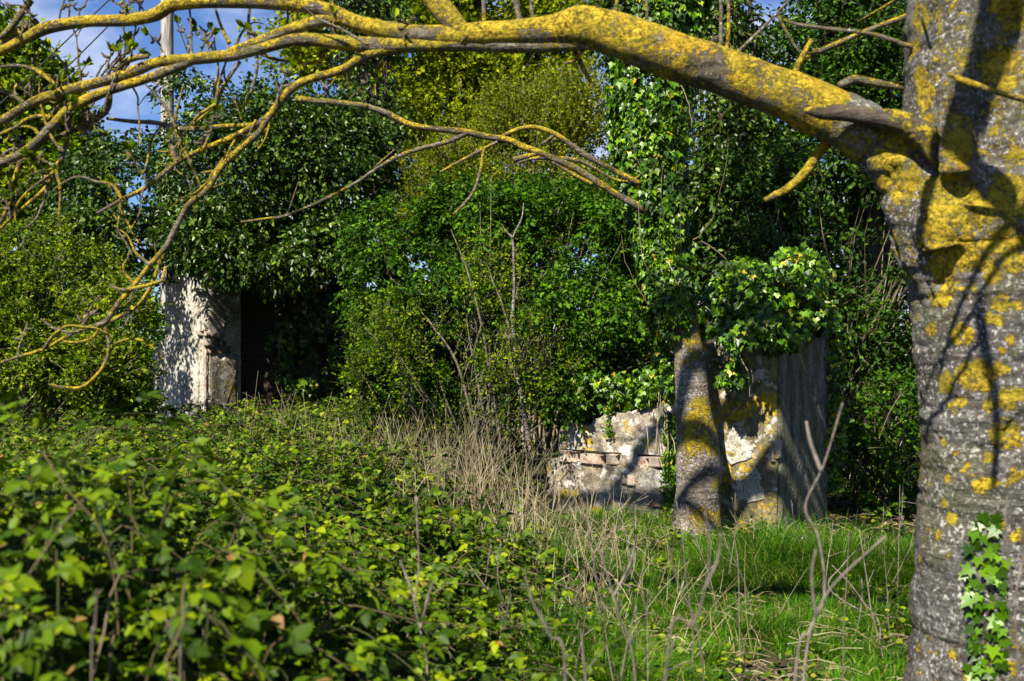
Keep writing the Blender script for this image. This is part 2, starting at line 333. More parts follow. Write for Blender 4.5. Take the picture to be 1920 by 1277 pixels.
# ------------------------------------------------------------------ ruined wall blocks
TH = math.radians(37)
UL = np.array([-math.cos(TH), math.sin(TH), 0])      # along the front wall, towards the left
NF = np.array([-math.sin(TH), -math.cos(TH), 0])     # front face normal
DB = -NF                                              # into the wall
UP = np.array([0, 0, 1.])
K0 = W(1455, 1008, 8.9); K0[2] = 0                    # right-hand corner
K1 = K0+UL*7.04                                       # left-hand ruin corner, same wall line
def block(name, mat, parent, O, u, n, length, thick, z0, top, amp=.02, res=.03, seed=0, edge=.03):
    """rough masonry block: front profile swept along u; top(t) gives its ragged top height"""
    nu = max(3, int(length/res)+1); us = np.linspace(0, length, nu)
    zt = np.array([top(x/length) for x in us]) if callable(top) else np.full(nu, float(top))
    nz_ = max(3, int((zt.max()-z0)/res)+1); nt = max(2, int(thick/res/1.5)+1)
    prof = [(0, k) for k in np.linspace(0, 1, nz_)]+[(k, 1) for k in np.linspace(0, 1, nt)[1:]]+[(1, k) for k in np.linspace(1, 0, max(3, nz_//2))[1:]]
    pr = np.array(prof); m = len(pr)
    V = O+us[:, None, None]*u-pr[None, :, 0, None]*thick*n+(z0+(zt-z0)[:, None]*pr[None, :, 1])[..., None]*UP
    # displace outward with noise, soften arrises
    d = (vnoise(V, 6, seed, 3)-.5)*2*amp+(vnoise(V, 22, seed+3, 2)-.5)*amp
    out = np.zeros_like(V); out[:, :nz_] += n; out[:, nz_-1:nz_+nt-1] += UP*.9; out[:, nz_+nt-2:] += -n
    V = V+out*d[..., None]
    e = np.minimum(us, length-us)/edge; k = np.clip(1-e, 0, 1)**2
    V = V-k[:, None, None]*out*(edge*.5)
    V = V+(u*((vnoise(V, 7, seed+9, 2)-.5)*amp*2)[..., None])
    Vf = V.reshape(-1, 3)
    i = np.arange(nu-1)[:, None]*m; j = np.arange(m-1)[None]
    Q = np.stack([i+j, i+j+1, i+m+j+1, i+m+j], -1).reshape(-1, 4)
    L = [Q.ravel()]; T = [np.full(len(Q), 4)]
    L += [np.arange(m)[::-1], (nu-1)*m+np.arange(m)]; T.append(np.array([m, m]))
    mb = MB(); mb.add(Vf, np.concatenate(L), np.concatenate(T))
    o = mb.build(name, mat, parent, True)
    for p in o.data.polygons[-2:]: p.use_smooth = False
    return o
def ragged(a, b, seed, amp=.05, f=6):
    return lambda t: a+(b-a)*t+float(vnoise(np.array([t*f, seed*1.7, .3]), 1, seed, 3)-.5)*2*amp
def patch(name, mat, parent, O, u, v, n, outline, thick, amp=.008, seed=0, res=.03):
    """a slab of render with an irregular outline (u,v in metres), standing proud of the wall"""
    o = np.array(outline, float); us = []
    for a, b in zip(o, np.roll(o, -1, 0)):
        k = max(2, int(np.linalg.norm(b-a)/.03)); us += [a+(b-a)*q for q in np.linspace(0, 1, k, endpoint=False)]
    us = np.array(us); us = us+(np.stack([vnoise(np.c_[us, us[:, 0]*0+seed], 14, seed, 2), vnoise(np.c_[us, us[:, 0]*0+seed], 14, seed+4, 2)], 1)-.5)*amp*4
    c = us.mean(0); rings = [1, .94, .7, .4, .0001]; V = [O+us[:, :1]*u+us[:, 1:]*v]
    for r in rings:
        q = c+(us-c)*r; p = O+q[:, :1]*u+q[:, 1:]*v
        V.append(p+n*(thick*(.8 if r == 1 else 1)+(vnoise(p, 9, seed, 3)-.5)*amp*2)[:, None])
    m = len(us); V = np.concatenate(V); j = np.arange(m); j2 = (j+1) % m; L = []
    for i in range(len(rings)): L.append(np.stack([i*m+j, i*m+j2, (i+1)*m+j2, (i+1)*m+j], -1))
    L = np.concatenate(L)
    mb = MB(); mb.add(V, L.ravel(), np.full(len(L), 4)); ob = mb.build(name, mat, parent, True); return ob
def bricks(name, mat, parent, O, u, n, lens, z, h, depth, gap=.012, seed=0, jit=.012):
    mb = MB(); x = 0; r = np.random.default_rng(seed)
    for L in lens:
        d = depth+r.uniform(-jit, jit); a = O+u*x; hh = h*r.uniform(.86, 1.0); zz = z+r.uniform(-.006, .006)
        c = np.array([a+n*d*.82, a+u*L+n*d*.82, a+u*L-n*.12, a-n*.12])
        c2 = np.array([a+u*.012+n*d, a+u*(L-.012)+n*d, a+u*(L-.012)-n*.11, a+u*.012-n*.11])
        V = np.concatenate([c+UP*zz, c2+UP*(zz+.008), c2+UP*(zz+hh-.008), c+UP*(zz+hh)]); V = V+r.normal(size=V.shape)*.004
        fs = [(3, 2, 1, 0), (12, 13, 14, 15)]
        for k in range(3):
            for q in range(4): fs.append((k*4+q, k*4+(q+1) % 4, k*4+4+(q+1) % 4, k*4+4+q))
        mb.add(V, np.array(fs).ravel(), np.full(len(fs), 4)); x += L+gap
    return mb.build(name, mat, parent, False)

rw = thing('ruined_stone_wall', 'low broken stone wall with a red brick course and taller lichened end behind the ivied tree', 'wall', K0)
EP = .9                                                # the tall end's length
block('pier', M['pier'], rw, K0, UL, NF, EP, .95, -.1, ragged(1.56, 1.5, 3, .03), .014, .025, 2)
block('lower_course', M['walllow'], rw, K0+UL*EP, UL, NF, 1.32, .42, -.1, ragged(.47, .50, 6, .02), .036, .025, 5)
block('upper_course', M['walllow'], rw, K0+UL*EP-NF*.03, UL, NF, 1.18, .38, .585, ragged(1.03, .80, 9, .13, 4), .04, .025, 8)
bricks('brick_course', M['brick'], rw, K0+UL*(EP+.02)+NF*.0, UL, NF, [.22, .10], .488, .085, .012, seed=4, jit=.012)
bricks('brick_course', M['brick'], rw, K0+UL*(EP+.55), UL, NF, [.12, .23, .20], .480, .095, .010, gap=.03, seed=6, jit=.016)
block('course_stone', M['walllow'], rw, K0+UL*(EP+.35)-NF*.02, UL, NF, .2, .3, .47, ragged(.60, .58, 5, .01), .02, .02, 19)
bricks('brick_patch', M['brick'], rw, K0+UL*(EP+.38), UL, NF, [.07, .05], .32, .09, .022, seed=8)
bricks('brick_patch', M['brick'], rw, K0+UL*(EP+.10), UL, NF, [.11, .08], .16, .05, .020, seed=9)
# render on the end face, damp and green, and bricks showing at the arris
patch('end_render', M['reveal'], rw, K0+NF*.01, DB, UP, -UL, [(.03, -.05), (.98, -.05), (1.02, .6), (1.08, 1.3), (1.06, 1.64), (.7, 1.66), (.35, 1.60), (.02, 1.55), (.035, .9), (.06, .5)], .03, .012, 3)
bricks('corner_brick', M['brick'], rw, K0+NF*.0+UL*.0, DB, -UL, [.05], .62, .16, .034, seed=2)
bricks('corner_brick', M['brick'], rw, K0+UL*.005, UL, NF, [.035], .60, .17, .012, seed=5)
patch('pale_render', M['render'], rw, K0+UL*.33, UL, UP, NF, [(-.13, .62), (.05, .55), (.14, .66), (.10, .86), (-.06, .92), (-.14, .8)], .005, .006, 6)
patch('pale_render', M['render'], rw, K0+UL*.16, UL, UP, NF, [(-.06, .30), (.08, .26), (.12, .42), (.02, .56), (-.06, .46)], .004, .006, 7)

lr = thing('ruined_pier', 'pale rendered corner of a ruin with crumbling brick edge under dark overhanging ivy', 'wall', K1)
block('wall_core', M['render'], lr, K1, UL, NF, .72, .55, -.1, ragged(2.45, 2.5, 2, .03), .012, .03, 21)
block('lower_wall', M['render'], lr, K1+UL*.725-NF*.05, UL, NF, .34, .4, -.1, ragged(1.65, 1.40, 4, .05), .02, .03, 23)
patch('render_panel', M['render'], lr, K1+UL*.06, UL, UP, NF, [(0, .1), (.62, .1), (.63, 1.2), (.64, 2.3), (.0, 2.3), (.02, 1.95), (-.03, 1.7), (.04, 1.5), (.02, 1.25)], .03, .008, 24)
patch('reveal_block', M['walllow'], lr, K1, DB, UP, -UL, [(.02, .1), (.45, .1), (.46, .9), (.45, 1.36), (.36, 1.40), (.20, 1.34), (.04, 1.38)], .055, .012, 25)
patch('reveal_block', M['walllow'], lr, K1, DB, UP, -UL, [(.04, 1.60), (.20, 1.56), (.24, 1.74), (.47, 1.82), (.50, 2.08), (.3, 2.10), (.0, 2.11), (.0, 1.75)], .085, .012, 26)
bricks('corner_brick', M['brick'], lr, K1-NF*.0+UL*.0, DB, -UL, [.13], 1.50, .075, .052, seed=12)
bricks('corner_brick', M['brick'], lr, K1, DB, -UL, [.11], 1.60, .075, .050, seed=13)
bricks('corner_brick', M['brick'], lr, K1+UL*.01, UL, NF, [.07], 1.60, .075, .034, seed=14)
bricks('broken_brick', M['brick'], lr, K1+DB*.03, DB, -UL, [.12, .2], 1.40, .075, .030, seed=22)
bricks('broken_brick', M['brick'], lr, K1+DB*.03, DB, -UL, [.2, .09], 1.485, .075, .022, seed=23)
bricks('side_brick', M['brick'], lr, K1+UL*.66, UL, NF, [.08], 1.32, .10, .034, seed=15)
bricks('broken_brick', M['brick'], lr, K1+DB*.03, DB, -UL, [.12, .2], 1.40, .075, .030, seed=22)
bricks('broken_brick', M['brick'], lr, K1+DB*.03, DB, -UL, [.2, .09], 1.485, .075, .022, seed=23)
bricks('side_brick', M['brick'], lr, K1+UL*.67, UL, NF, [.07], 1.12, .09, .034, seed=16)
mb = MB(); tube(mb, [tuple(K1-UL*.03+UP*.05+NF*.0)+(.014,), tuple(K1-UL*.035+UP*.8)+(.014,), tuple(K1-UL*.03+UP*1.45)+(.013,)], 6, 14, .1, 3); mb.build('corner_bead', M['brick'], lr)
mb = MB(); tube(mb, [tuple(K1-UL*.1+UP*2.12+NF*.04)+(.022,), tuple(K1+UL*.1+UP*2.14+NF*.05)+(.026,)], 6, 8, .3, 3); mb.build('ledge_stone', M['render'], lr)
# dark brick wall inside
bw_o = K1+DB*.56+np.array([.05, .25, 0])
bw = thing('brick_wall', 'dark shaded brick wall inside the ruin beyond the rendered corner', 'wall', bw_o)
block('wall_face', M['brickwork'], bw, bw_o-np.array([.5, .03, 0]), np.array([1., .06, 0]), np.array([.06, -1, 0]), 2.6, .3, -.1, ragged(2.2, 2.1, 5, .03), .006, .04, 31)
patch('plaster_patch', M['reveal'], bw, bw_o+np.array([.62, .03, 0]), np.array([1., .06, 0]), UP, np.array([.06, -1, 0]), [(0, .7), (.18, .65), (.2, 1.1), (.17, 1.5), (.05, 1.45), (-.03, 1.15)], .02, .012, 33)
bricks('lintel', M['slab'], bw, bw_o+np.array([-.1, -.03, 0]), np.array([1., .02, 0]), np.array([0, -1., 0]), [1.5], 2.14, .12, .05, seed=18)

# stone slabs in the grass
SL = [(1490, 1030, .34, .20, 'pale grey weathered slab lying in grass at the foot of the wall'), (1420, 1040, .22, .14, 'small broken stone in grass left of the pale slab'),
      (1560, 1050, .25, .15, 'flat mossy stone in grass right of the pale slab'), (1370, 1000, .20, .10, 'low footing stone between the ivied trunk and the lichened wall end')]
for q, (px, py, w, d, lab) in enumerate(SL):
    Y = CZ*F/(py-638.5); c = W(px, py, Y); c[2] = gz1(c[0], c[1])
    o = block('stone_slab', M['slab'], None, c-np.array([-w/2, 0, 0]), np.array([-1., .05, 0]), np.array([0, -1., 0]), w, d, c[2]-.03, ragged(c[2]+.05, c[2]+.07, q, .012), .012, .02, 40+q)
    tag(o, lab, 'stone', 'fallen stones by the wall')

# ------------------------------------------------------------------ the lichen-covered ash
def ya(px): return 4.25+(1900-px)/1900*.75
def pxc(pts, dY=0.0, Y=None):
    out = []
    for p in pts:
        y = (ya(p[0]) if Y is None else Y)+dY+(p[3] if len(p) > 3 else 0)
        out.append(tuple(W(p[0], p[1], y))+(p[2]/2/F*y,))
    return out
TB = np.array([1.87, 4.28, 0])
ash = thing('ash_tree', 'old grey tree trunk at right with yellow lichen and a long arching limb', 'tree', TB)
def remesh(mbtmp, voxel, name):
    o = mbtmp.build(name, None); md = o.modifiers.new('r', 'REMESH'); md.mode = 'VOXEL'; md.voxel_size = voxel
    sm = o.modifiers.new('s', 'SMOOTH'); sm.iterations = 8; sm.factor = .5
    dg = bpy.context.evaluated_depsgraph_get(); me = bpy.data.meshes.new_from_object(o.evaluated_get(dg))
    V = np.empty(len(me.vertices)*3); me.vertices.foreach_get('co', V); V = V.reshape(-1, 3)
    N = np.empty(len(V)*3); me.vertices.foreach_get('normal', N); N = N.reshape(-1, 3)
    lt = np.empty(len(me.polygons), np.int32); me.polygons.foreach_get('loop_total', lt)
    li = np.empty(len(me.loops), np.int32); me.loops.foreach_get('vertex_index', li)
    old = o.data; bpy.data.objects.remove(o); bpy.data.meshes.remove(old); bpy.data.meshes.remove(me)
    return V, N, li, lt
mb = MB()
prof = [(1925, 1600, 500), (1915, 1430, 470), (1905, 1277, 394), (1900, 1150, 370), (1898, 1050, 352), (1897, 950, 338), (1897, 850, 334), (1894, 760, 338), (1890, 650, 346), (1886, 560, 350), (1882, 480, 358), (1878, 400, 372), (1880, 300, 360), (1886, 200, 362), (1888, 100, 366), (1890, 0, 372), (1900, -200, 350), (1930, -500, 320), (1980, -900, 270)]
ctr = [tuple(W(p, q, 4.28))+(w/2/F*4.28*.985,) for p, q, w in prof]
tube(mb, ctr, 48, 120, .03, 5)
limb_base = pxc([(1800, 520, 175), (1762, 440, 170), (1722, 350, 145), (1668, 285, 120), (1610, 242, 104), (1560, 216, 98)], -.06)
tube(mb, limb_base, 24, 40, .05, 9)
tube(mb, pxc([(1800, 330, 60), (1795, 262, 66), (1800, 215, 30)], -.30), 16, 20, .25, 4)       # burr above the fork
tube(mb, pxc([(1780, 470, 120), (1770, 400, 110), (1758, 330, 70)], -.20), 16, 20, .2, 6)
tube(mb, pxc([(1700, 1500, 130), (1738, 1330, 110), (1790, 1180, 80)], -.05), 16, 20, .2, 7)       # root flare
V, N, li, lt = remesh(mb, .013, 'trunk')
h = (vnoise(V*np.array([1, 1, 2.2]), 6, 3, 4)-.5)*.034+(vnoise(V, 2.2, 8, 2)-.5)*.05-.022*np.clip(1-np.abs(vnoise(V*np.array([3.2, 3.2, .5]), 3.5, 44, 3)-.5)/.05, 0, 1)*(vnoise(V, 1.6, 45, 2) > .5)+(vnoise(V, 30, 5, 2)-.5)*.010
h += np.clip(vnoise(V*np.array([.4, .4, 5]), 6, 12, 2)-.55, 0, 1)*-.06
V = V+N*h[:, None]
pxv = 960+F*V[:, 0]/V[:, 1]; pyv = 638.5-F*(V[:, 2]-CZ)/V[:, 1]; front = N[:, 1] < .3
LP = [(1868, 118, 33), (1885, 152, 18), (1725, 40, 27), (1718, 92, 22), (1735, 178, 26), (1722, 140, 20), (1862, 242, 12), (1906, 300, 22), (1795, 245, 36), (1800, 285, 30), (1690, 260, 30), (1672, 300, 34), (1690, 340, 36),
      (1740, 350, 30), (1760, 400, 45), (1800, 390, 48), (1780, 350, 40), (1840, 400, 28), (1755, 460, 38), (1790, 470, 40), (1765, 500, 26), (1882, 450, 32), (1895, 370, 40), (1840, 480, 26), (1751, 561, 14), (1770, 560, 12),
      (1778, 541, 15), (1748, 618, 13), (1805, 628, 20), (1771, 716, 20), (1832, 706, 30), (1812, 700, 22), (1876, 565, 16), (1870, 600, 9), (1905, 575, 12), (1896, 743, 22), (1886, 814, 26), (1785, 765, 13), (1805, 755, 10), (1868, 690, 14), (1775, 900, 9), (1770, 830, 8),
      (1790, 850, 9), (1855, 760, 12), (1770, 945, 9), (1783, 975, 12), (1840, 910, 14), (1862, 905, 10), (1905, 890, 12), (1720, 1215, 10), (1785, 1225, 9), (1820, 1270, 12), (1865, 250, 8), (1850, 860, 11), (1880, 985, 10), (1906, 1010, 9),
      (1900, 30, 26), (1880, 10, 22), (1760, 1000, 7), (1895, 640, 9), (1880, 655, 8), (1850, 640, 6), (1885, 690, 9), (1900, 480, 26), (1860, 520, 16)]
lich = np.clip((vnoise(V, 2.3, 31, 2)-.42)*1.2, 0, .34)
lich += np.where(vnoise(V, 19, 37, 1) > .86, .35, 0)
for a, b, r in LP:
    s = np.where(front, np.hypot(pxv-a, pyv-b)+V[:, 1]*20, 1e9); k = int(np.argmin(s)); c = V[k]
    R = r/F*c[1]*1.12; d = np.linalg.norm(V-c, axis=1)
    lich = np.maximum(lich, np.clip(.92-.50*(d/R)**1.6, 0, .66))
TRV, TRN = V.copy(), N.copy()
mesh_obj('trunk', V, li, lt, M['bark'], ash, {'lichen': np.clip(lich, 0, 1)})
# great limb
mb = MB()
limb = [(1640, 263, 108), (1600, 237, 104), (1520, 198, 96), (1400, 150, 86), (1300, 118, 86), (1200, 82, 88), (1135, 58, 80), (1085, 48, 74), (1040, 55, 58), (960, 62, 48), (880, 66, 44), (800, 66, 38), (730, 58, 33), (665, 42, 30), (618, 22, 31), (560, 8, 29), (480, 3, 27), (390, 3, 25), (325, 9, 26), (290, 28, 26), (235, 38, 23), (160, 40, 21), (90, 52, 23), (45, 74, 19), (0, 96, 17), (-70, 120, 15)]
tube(mb, pxc(limb, -.06), 22, 190, .12, 13, lichen=.66); mb.build('limb', M['limbbark'], ash)
def part_tube(name, pts, lichen=.6, dY=0., Y=None, parent=None, mat='limbbark', sides=9, wob=.10, seed=None, n=None):
    mb = MB(); C = pxc(pts, dY, Y)
    tube(mb, C, sides, n or max(8, len(pts)*6), wob, seed or int(rng.integers(1000)), lichen=lichen, rnd=.5)
    return mb.build(name, M[mat], parent or ash)
part_tube('torn_bark', [(1508, 208, 10), (1545, 210, 30), (1600, 214, 32), (1650, 222, 34), (1700, 232, 40), (1735, 258, 50), (1762, 300, 34), (1772, 312, 10)], .38, -.22, mat='deadbark', sides=12, wob=.22)
part_tube('broken_branch', [(1570, 255, 22), (1539, 279, 18), (1516, 316, 19), (1482, 350, 16), (1450, 368, 14), (1434, 376, 10)], .75, .0)
BR = [  # lichened boughs to the left: (px, py, width px)
 [(1110, 80, 30), (1060, 84, 26), (960, 86, 26), (870, 82, 28), (760, 84, 30), (690, 84, 28), (630, 79, 26), (560, 74, 24), (500, 88, 22), (440, 103, 22), (390, 108, 22), (350, 112, 22), (310, 114, 20), (280, 122, 20), (240, 138, 21), (202, 150, 20), (135, 168, 20), (67, 190, 18), (0, 228, 17), (-70, 258, 15)],
 [(880, 75, 40), (858, 50, 42), (825, 12, 42), (785, -40, 38), (740, -90, 34)],
 [(690, 50, 26), (640, 34, 26), (590, 42, 24), (540, 57, 22), (490, 77, 20), (430, 97, 16)],
 [(370, 108, 18), (337, 124, 18), (280, 146, 17), (209, 168, 18), (151, 192, 20), (118, 216, 20), (77, 259, 18), (44, 286, 17), (0, 306, 17), (-60, 330, 15)],
 [(770, 86, 24), (720, 94, 22), (680, 108, 20), (640, 131, 17), (572, 152, 16), (541, 172, 18), (519, 199, 16), (500, 225, 13), (485, 249, 12), (458, 273, 12), (418, 310, 12), (387, 357, 12), (354, 384, 12), (330, 425, 11), (313, 460, 11), (282, 497, 10), (252, 534, 10), (215, 578, 11), (195, 605, 11), (152, 619, 8), (118, 635, 7), (81, 655, 6), (34, 669, 6), (-10, 684, 5)],
 [(522, 200, 13), (488, 229, 12), (438, 256, 11), (380, 280, 10), (330, 306, 10), (276, 350, 9), (229, 374, 8), (182, 400, 6)],
 [(316, 455, 9), (296, 504, 8), (279, 544, 8), (256, 575, 7), (222, 595, 8), (198, 606, 9)],
 [(310, 500, 5), (305, 524, 6), (290, 531, 7), (252, 541, 8), (229, 543, 6), (205, 534, 5)],
 [(196, 608, 7), (204, 645, 7), (199, 676, 7), (182, 703, 7), (152, 726, 6), (118, 726, 5), (91, 720, 4)],
 [(188, 610, 6), (175, 632, 6), (145, 642, 5), (118, 640, 4)],
 [(77, 598, 4), (101, 615, 5), (131, 623, 5), (152, 619, 5)],
 [(555, 185, 12), (600, 190, 11), (640, 193, 10), (690, 200, 9)],
 [(200, 222, 6), (250, 228, 8), (290, 230, 9), (330, 240, 10), (360, 242, 10), (420, 237, 9), (470, 234, 8), (500, 226, 7)],
 [(205, 160, 10), (204, 190, 14), (195, 212, 13), (165, 232, 11), (130, 248, 10), (95, 262, 8)],
 [(215, 138, 12), (232, 118, 13), (255, 108, 12), (278, 106, 9)],
 [(125, 205, 6), (128, 245, 9), (120, 285, 9), (105, 320, 9), (88, 350, 8), (55, 380, 7), (20, 410, 6), (0, 430, 5)],
 [(42, 285, 8), (34, 315, 10), (25, 350, 11), (14, 390, 9), (0, 420, 8)],
 [(0, 125, 7), (40, 124, 7), (75, 136, 8), (105, 160, 8)],
 [(100, 218, 6), (60, 220, 8), (30, 238, 7), (0, 252, 6)],
 [(0, 168, 8), (25, 180, 8), (45, 192, 7)],
 [(70, 40, 14), (30, 62, 13), (0, 84, 11), (-40, 110, 9)],
 [(58, 0, 14), (40, 25, 14), (22, 50, 12), (0, 72, 10)],
 [(450, 115, 8), (420, 160, 7), (405, 195, 6), (360, 236, 5)],
 [(610, 92, 7), (600, 115, 6), (575, 118, 6), (520, 112, 6), (480, 98, 7)],
 [(483, 105, 5), (480, 140, 6), (468, 180, 6), (455, 205, 5)],
 [(360, 116, 5), (358, 50, 4), (355, 10, 4)],
 [(480, 92, 8), (468, 80, 7), (466, 40, 6), (470, 0, 6)],
 [(430, 82, 8), (415, 50, 6), (405, 20, 5), (395, -10, 4)],
 [(610, 60, 7), (545, 50, 6), (540, 30, 5), (538, 0, 5)],
 [(1075, 90, 10), (1090, 120, 9), (1105, 150, 7), (1112, 162, 4)],
 [(1095, 92, 8), (1080, 110, 8), (1058, 120, 6)],
 [(908, 44, 8), (907, 0, 8), (905, -40, 7)],
 [(975, 40, 12), (968, 10, 10), (960, -20, 8)],
 [(1000, 36, 8), (996, 10, 7), (1004, -20, 6)],
 [(1152, 40, 8), (1156, 10, 7), (1158, -20, 6)],
 [(1213, 66, 6), (1213, 20, 6), (1212, -20, 5)],
 [(1352, 110, 8), (1352, 50, 7), (1352, -10, 6)],
 [(1362, 112, 8), (1366, 50, 7), (1366, -10, 6)],
 [(1372, 108, 6), (1410, 72, 6), (1455, 27, 5), (1480, 0, 4)],
 [(1489, 140, 11), (1502, 111, 12), (1522, 74, 9)],
 [(1500, 112, 10), (1556, 88, 10), (1617, 61, 9), (1667, 42, 10), (1720, 24, 12)],
 [(1469, 37, 5), (1489, 44, 6), (1539, 52, 7), (1617, 61, 8), (1660, 71, 9), (1704, 86, 10), (1760, 90, 12)],
 [(1573, 162, 14), (1603, 148, 18), (1630, 153, 17), (1660, 158, 16), (1730, 168, 18)],
 [(1460, 30, 5), (1475, 60, 5), (1500, 95, 4), (1535, 92, 4)],
]
for q, pts in enumerate(BR):
    part_tube('branch', pts, .50 if q < 5 else .44, dY=-.06 if q < 5 else float(rng.uniform(-.08, .10)), seed=100+q, sides=14 if q < 4 else 8, wob=.13)
_r = np.random.default_rng(91)
for q in range(30):  # fine curving twigs off the left boughs, named along with the branches
    bq = BR[int(_r.choice([0, 0, 3, 4, 4, 5, 8, 12, 13, 15, 22]))]; k = int(_r.integers(2, len(bq)-1)); x, y = bq[k][0], bq[k][1]
    if x > 700: continue
    an = float(_r.choice([-1, 1, 1])*_r.uniform(.7, 1.9)+math.pi); ll = float(_r.uniform(60, 170)); cv = float(_r.normal()*.5); pts = [(x, y, 7)]
    for i in range(5): an += cv*.45+float(_r.normal()*.22); x += math.cos(an)*ll/5; y += abs(math.sin(an))*ll/5*(1 if math.sin(an) > -.2 else -1); pts.append((x, y, 6.2-1.0*i))
    part_tube('branch', pts, .46, dY=float(_r.uniform(-.15, .15)), seed=900+q, sides=6, wob=.18)
part_tube('branch', [(1776, 137, 7), (1805, 151, 13), (1846, 165, 12), (1886, 178, 11), (1960, 196, 12)], .7, -.62)
part_tube('branch', [(1718, -5, 5), (1731, 44, 5), (1745, 92, 6)], .3, -.50)
# budding twigs rising from the left boughs
def twig(px, py, L, lean, seed, dY=0):
    r = np.random.default_rng(seed); mb = MB(); y = ya(px)+dY; s = y/F
    p0 = W(px, py, y); pts = [p0]; d = np.array([lean, r.uniform(-.3, .3), 1.]); d /= np.linalg.norm(d); n = 6
    for k in range(n): d = nrm(d+r.normal(size=3)*.18); pts.append(pts[-1]+d*L*s/n)
    C = [tuple(p)+(max(.0022, .0052*(1-.5*i/n)),) for i, p in enumerate(pts)]
    tube(mb, C, 5, 20, .2, seed, lichen=.25, rnd=.3)
    for i in (2, 3, 4, 5):                     # knuckled side buds
        a = nrm(r.normal(size=3)); tube(mb, [tuple(pts[i])+(.004,), tuple(pts[i]+a*.02)+(.006,), tuple(pts[i]+a*.035+np.array([0, 0, .012]))+(.002,)], 5, 6, .2, seed+i, lichen=.2, rnd=.4)
    o = mb.build('twig', M['limbbark'], ash)
    K = int(r.integers(5, 10)); A = nrm(d+r.normal(size=(K, 3))*.55); lm = MB()
    leaves(lm, np.repeat(pts[-1][None], K, 0), A, r.normal(size=(K, 3)), r.uniform(.025, .055, K), OVATE)
    lm.build('leaf_bud', M['hedge'], o); return o
TW = [(55, 60, 100, .2), (75, 48, 90, -.3), (110, 45, 80, .4), (130, 165, 95, .05), (152, 160, 110, .0), (178, 150, 80, .5), (190, 142, 70, .7), (232, 110, 85, .03), (246, 106, 115, .12), (238, 34, 60, -.3), (225, 36, 50, .3),
      (128, 40, 60, .1), (145, 40, 70, .3), (350, 105, 70, .15), (375, 100, 55, .5), (305, 98, 45, -.6), (60, 185, 90, -.1), (20, 200, 70, .2), (100, 210, 60, .3), (400, 95, 60, -.1), (150, 250, 55, .3), (255, 5, 40, .2), (270, 25, 50, -.5), (35, 90, 60, -.4), (90, 225, 80, .1)]
_r = np.random.default_rng(77)
for q in range(40):
    bq = BR[int(_r.choice([0, 0, 3, 4, 5, 13, 15]))]; k = int(_r.integers(3, len(bq)-1)); TW.append((bq[k][0], bq[k][1], float(_r.uniform(35, 95)), float(_r.normal()*.55)))
for q, (a, b, L, ln) in enumerate(TW): twig(a, b, L, ln, 300+q, float(rng.uniform(-.1, .1)))
for q, (a, b, L) in enumerate([(300, 128, 95), (160, 195, 80), (100, 240, 110), (345, 250, 90), (440, 262, 80), (340, 300, 110), (230, 376, 120), (420, 130, 100), (600, 150, 120), (560, 190, 90), (250, 540, 60), (160, 620, 70), (690, 110, 70), (20, 310, 120), (60, 285, 90), (110, 300, 110), (180, 205, 100), (250, 165, 120), (270, 350, 90), (480, 225, 110), (400, 320, 120), (300, 480, 80), (520, 200, 130), (640, 135, 100), (720, 95, 90), (820, 85, 60), (30, 240, 90)]):
    r = np.random.default_rng(500+q); y = ya(a); p = [W(a, b, y)]; d = np.array([r.uniform(-.6, .5), r.uniform(-.3, .3), -1.])
    for k in range(6): d = nrm(d+r.normal(size=3)*.22); p.append(p[-1]+d*L*y/F/6)
    mb = MB(); tube(mb, [tuple(c)+(max(.0022, .005-.0005*i),) for i, c in enumerate(p)], 5, 22, .2, q, lichen=.45, rnd=.4)
    for i in (2, 4): e = nrm(r.normal(size=3)-np.array([0, 0, .3])); tube(mb, [tuple(p[i])+(.003,), tuple(p[i]+e*.05)+(.0025,), tuple(p[i]+e*.10+np.array([0, 0, .02]))+(.002,)], 4, 6, .2, q, lichen=.4, rnd=.4)
    mb.build('twig', M['limbbark'], ash)
# unseen ash boughs added above the view to throw shadows on trunk, wall, grass
def bough(P0, d0, L, r0, seed, depth=2):
    r = np.random.default_rng(seed); mb = MB()
    def grow(p, d, L, r0, lev):
        n = 7; pts = [p]
        for k in range(n): d = nrm(d+r.normal(size=3)*.16+np.array([0, 0, .03])); pts.append(pts[-1]+d*L/n)
        tube(mb, [tuple(c)+(r0*(1-.75*i/n),) for i, c in enumerate(pts)], 8 if lev == depth else 5, 24, .12, seed, lichen=.5)
        if lev:
            for k in range(5): i = int(r.integers(2, n)); grow(pts[i], nrm(d+r.normal(size=3)*.75), L*r.uniform(.35, .6), r0*(1-.75*i/n)*.6, lev-1)
    grow(np.asarray(P0, float), nrm(np.asarray(d0, float)), L, r0, depth); return mb.build('shadow_bough', M['limbbark'], ash)
bough((1.85, 4.2, 3.3), (-.15, -.8, .75), 3.2, .10, 1); bough((1.9, 4.2, 3.9), (.35, -.8, .6), 3.0, .09, 2)
bough((1.9, 4.2, 5.4), (-.93, .12, .28), 6.5, .12, 5, 3); bough((1.8, 4.0, 6.6), (-.75, -.62, .25), 7.0, .10, 6, 3); bough((1.8, 4.0, 6.0), (-.1, -.95, .2), 5.0, .11, 7, 3); bough((1.9, 4.3, 4.4), (-.75, -.2, .55), 4.0, .10, 3); bough((1.9, 4.3, 5.0), (-.4, .5, .8), 3.5, .10, 4)

